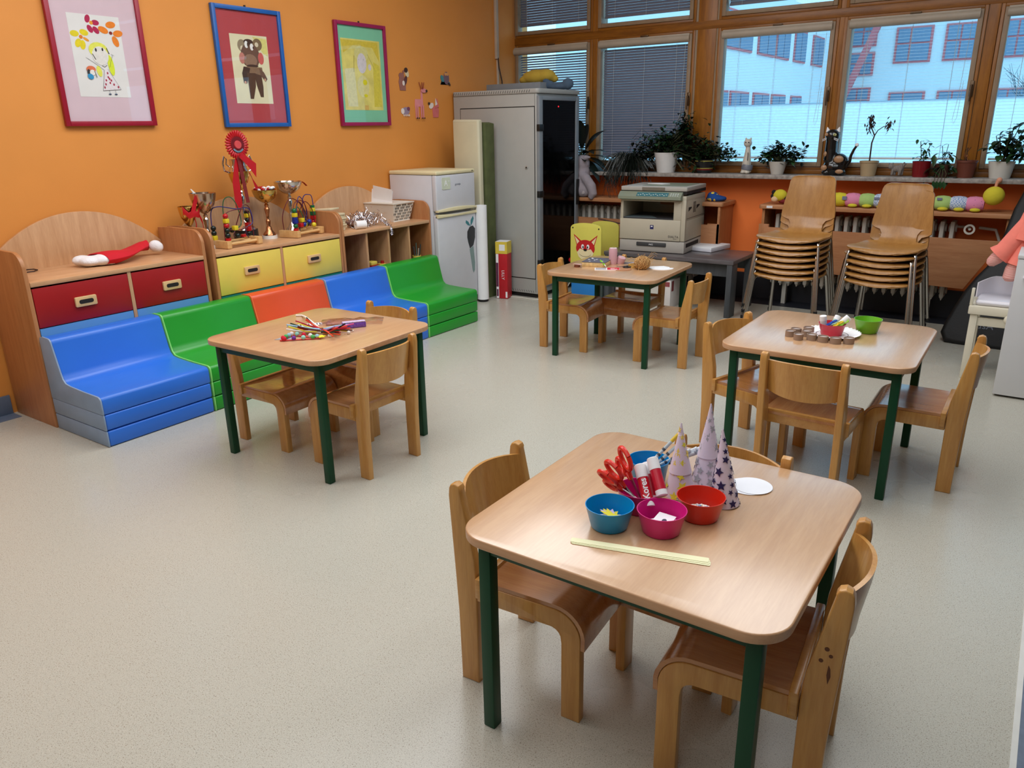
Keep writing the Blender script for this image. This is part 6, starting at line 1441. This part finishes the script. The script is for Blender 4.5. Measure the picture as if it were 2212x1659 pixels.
for i in range(26):
    a = RND.uniform(0, 2*pi); p = Vector((.04*cos(a), .04*sin(a), RND.uniform(.03, .075))); q_ = p+Vector((cos(a)*.03, sin(a)*.03, RND.uniform(-.01, .03))); b.tube([p*.8, q_, q_+Vector((RND.uniform(-.02, .02), RND.uniform(-.02, .02), -.012))], .0008, n=4)
b.tube([(.0, -.045, .03), (.005, -.058, .003), (.01, -.075, .002)], .0012, n=4); b.build('raffia', t)
b = MB(m_paper); pts = [(.075*cos(radians(a)), .075*sin(radians(a))) for a in range(-170, 20, 10)]+[(.06, .04), (.035, .03), (.02, .05), (-.03, .055)]
b.poly(pts, 0, .003, 'z'); tag(b.build('paper_shape', loc=(2.352, -1.60, ZT4), rz=radians(-15)), 'white cut paper shape with a notch, right of the raffia ball', 'paper')
b = MB(mat('yellow brown tape ring', (200, 156, 80), .4)); b.lathe([(.022, 0), (.032, 0), (.032, .020), (.022, .020)], n=28, close=True); tag(b.build('tape_ring', loc=(2.19, -1.655, ZT4)), 'yellow brown tape ring half hidden behind the raffia ball', 'tape')
scissors('small scissors with black handles lying on the twine table', (2.10, -1.70, ZT4+.004), (2.20, -1.69, ZT4+.007), 0, .75, m_black)
b = MB(mat('grey lilac ribbon', (160, 150, 170), .6)); b.tube([(2.13, -1.60, .535), (2.16, -1.58, .545), (2.19, -1.60, .537), (2.16, -1.625, .535), (2.14, -1.59, .536)], .004); tag(b.build('ribbon'), 'crumpled grey lilac ribbon behind the raffia ball', 'ribbon')
b = MB(mat('slate grey sheet', (110, 106, 112), .6)); b.poly([(-.05, -.02), (.05, -.01), (.045, .03), (-.045, .02)], 0, .004, 'z'); tag(b.build('card_sheet', loc=(2.10, -1.55, ZT4), rz=radians(20)), 'dark grey card sheet behind the twine reels', 'card')

# table 1: pipe cleaners, packets, pompom triangle
cols = [('white', (232, 226, 220)), ('scarlet', (206, 40, 30)), ('dark green', (20, 60, 36)), ('pink', (222, 90, 150)), ('orange red', (222, 80, 40)), ('pale blue', (160, 200, 226)), ('yellow', (226, 216, 70)), ('black', (24, 20, 22)), ('brown', (90, 40, 28)), ('lilac', (180, 150, 206)), ('crimson', (170, 20, 60))]
cx, cy = 1.755, -3.775
def cleaner(ci, pts, r=.0030):
    n_, c_ = cols[ci]; P2 = [Vector(p) for p in pts]; out = []
    for j in range(len(P2)-1):
        for s in range(4): out.append(P2[j].lerp(P2[j+1], s/4))
    out.append(P2[-1]); b = MB(mat(n_+' chenille', c_, .95, bump=1, bscale=300)); b.tube(out, r, n=6)
    o = b.build('pipe_cleaner', loc=(cx, cy, ZT4)); tag(o, '%s chenille pipe cleaner in the tied bundle' % n_, 'pipe cleaner', '%s pipe cleaners in the bundle' % n_)
R3 = random.Random(11)
ends = [(0, 200), (1, 170), (2, 165), (3, 180), (4, 155), (5, 190), (6, 215), (1, 175), (3, 160), (9, 185), (10, 172), (4, 150), (7, 178), (5, 182), (2, 150), (8, 205), (1, 140), (10, 168), (4, 163), (0, 188), (7, 190), (6, 150), (3, 172), (5, 176)]
for i, (ci, a) in enumerate(ends):
    a1 = radians(a+R3.uniform(-14, 14)+28); a2 = radians(a+180+R3.uniform(-35, 35)+28); L1, L2 = R3.uniform(.09, .15), R3.uniform(.07, .14); z1, z2 = R3.uniform(.004, .055), R3.uniform(.004, .05); zc_ = .006+.0025*(i % 6); oy = R3.uniform(-.006, .006)
    cleaner(ci, [(cos(a1)*L1, sin(a1)*L1, z1), (cos(a1)*L1*.5, sin(a1)*L1*.5, zc_+z1*.25), (0, oy, zc_), (cos(a2)*L2*.5, sin(a2)*L2*.5, zc_+z2*.25), (cos(a2)*L2, sin(a2)*L2, z2)])
b = MB(mat('white chenille', (232, 226, 220), .95, bump=1, bscale=300)); b.tube([(1.40, -3.615, .534), (1.425, -3.60, .534), (1.47, -3.625, .540), (1.56, -3.69, .56), (1.66, -3.745, .565), (1.74, -3.77, .548)], .0042, n=8)
tag(b.build('pipe_cleaner'), 'long white pipe cleaner reaching from the bundle towards the orange foam seat', 'pipe cleaner')
b = MB(m_silver); b.lathe([(.010, -.004), (.013, -.004), (.013, .004), (.010, .004)], n=16, close=True, T=TR(0, 0, .013, rx=pi/2, rz=radians(20))); tag(b.build('twist_tie', loc=(cx, cy, ZT4)), 'silver tie holding the pipe cleaner bundle together', 'tie')
t = thing('purple_packet', 'packet of purple glitter sticks in clear wrapping at the right of the bundle', 'packet', (1.795, -3.625, ZT4), rz=radians(56))
b = MB(mat('purple glitter', (110, 70, 170), .4, var=.3, scale=120)); b.box(-.052, .052, -.014, .014, 0, .024, bev=.004); b.build('purple_strip', t); b = MB(mat('pale lilac glitter', (196, 180, 214), .4, var=.2, scale=120)); b.box(-.05, .05, -.013, .013, .024, .029, bev=.002); b.build('lilac_strip', t)
t = thing('plastic_bag', 'clear plastic bag with dusky pink beads lying behind the pipe cleaners', 'bag', (1.71, -3.57, ZT4), rz=radians(40))
cg = glass('clear bag film', (.96, .93, .94), 2.0, .15); g = []
for i in range(9):
    g.append([Vector((-.13+.035*i, -.06+.02*j, .003+.012*abs(sin(i*1.3+j*.9))*(1 if 0 < i < 8 and 0 < j < 6 else 0))) for j in range(7)])
b = MB(cg); b.sheet(g, .0006); b.build('film', t)
b = MB(mat('dusky pink beads', (176, 128, 116), .6, var=.4, scale=90)); b.box(-.10, .03, -.045, .045, .001, .006, bev=.002); b.build('pink_packet', t)
b = MB(mat('dark dotted print', (110, 60, 56), .6)); 
for i in range(16): b.box(-.09+i*.0085, -.086+i*.0085, .034, .040, .0062, .0068)
b.build('printed_dots', t)
b = MB(m_paper, mat('grey dotted print 2', (90, 90, 96), .6)); b.box(-.06, .06, -.02, .02, 0, .002)
for i in range(9): b.box(-.05+i*.012, -.044+i*.012, -.014, .014, .002, .0024, b.mats[1])
tag(b.build('barcode_card', loc=(1.585, -3.70, ZT4), rz=radians(55)), 'white barcode card behind the pipe cleaner bundle', 'card')
t = thing('stick_triangle', 'triangle of red craft sticks decorated with pompoms, front left of the bundle', 'craft', (1.735, -3.895, ZT4+.002), rz=radians(32))
m_st = mat('red craft stick', (206, 60, 64), .6)
V = [Vector((-.055, -.032, 0)), Vector((.095, .004, 0)), Vector((-.035, .055, 0))]
for i in range(3):
    a, c = V[i], V[(i+1) % 3]; d = (c-a); b = MB(m_st); L = d.length+.012; b.poly(rrect(-L/2, L/2, -.0055, .0055, .005, 4), .001*i, .001*i+.0025, 'z'); o = b.build('stick', t); o.location = (a+c)/2; o.rotation_euler.z = math.atan2(d.y, d.x)
pc = [('red', (200, 20, 50)), ('purple', (110, 50, 150)), ('mint', (150, 210, 196)), ('green', (80, 170, 90)), ('pale blue', (150, 190, 206)), ('white', (226, 220, 222)), ('red', (200, 20, 50)), ('mint', (150, 210, 196)), ('white', (226, 220, 222)), ('pale blue', (150, 190, 206)), ('green', (80, 170, 90)), ('red', (200, 30, 40))]
for i, (n_, c_) in enumerate(pc):
    u = i/12*3; a, c = V[int(u)], V[(int(u)+1) % 3]; p = a.lerp(c, u-int(u)+.08); b = MB(mat(n_+' pompom', c_, .95, bump=1, bscale=250)); b.ball((0, 0, 0), .0095, n=12); o = b.build('pompom', t); o.location = p+Vector((0, 0, .009)); o['label'] = n_+' pompom'
b = MB(mat('yellow felt star', (226, 216, 40), .8)); b.poly(star(0, 0, .022, .55, 6), 0, .003, 'z'); o = b.build('felt_star', t); o.location = (.10, .010, .006)
paper_piece('paper_scrap', 'grey paper scrap sticking out under the craft stick triangle', [(-.04, -.02), (.04, -.012), (.035, .02), (-.02, .018)], 1.685, -3.915, ZT4+.0008, (150, 152, 160), 'grey scrap paper', 32)
for k, (x, y) in enumerate(((1.83, -3.80), (1.86, -3.72))): b = MB(mat('white chenille', (232, 226, 220), .95)); b.ball((0, 0, .007), .008); tag(b.build('pompom_ball', loc=(x, y, ZT4)), ('tiny white pompom in front of the bundle', 'tiny white pompom right of the bundle')[k], 'pompom')
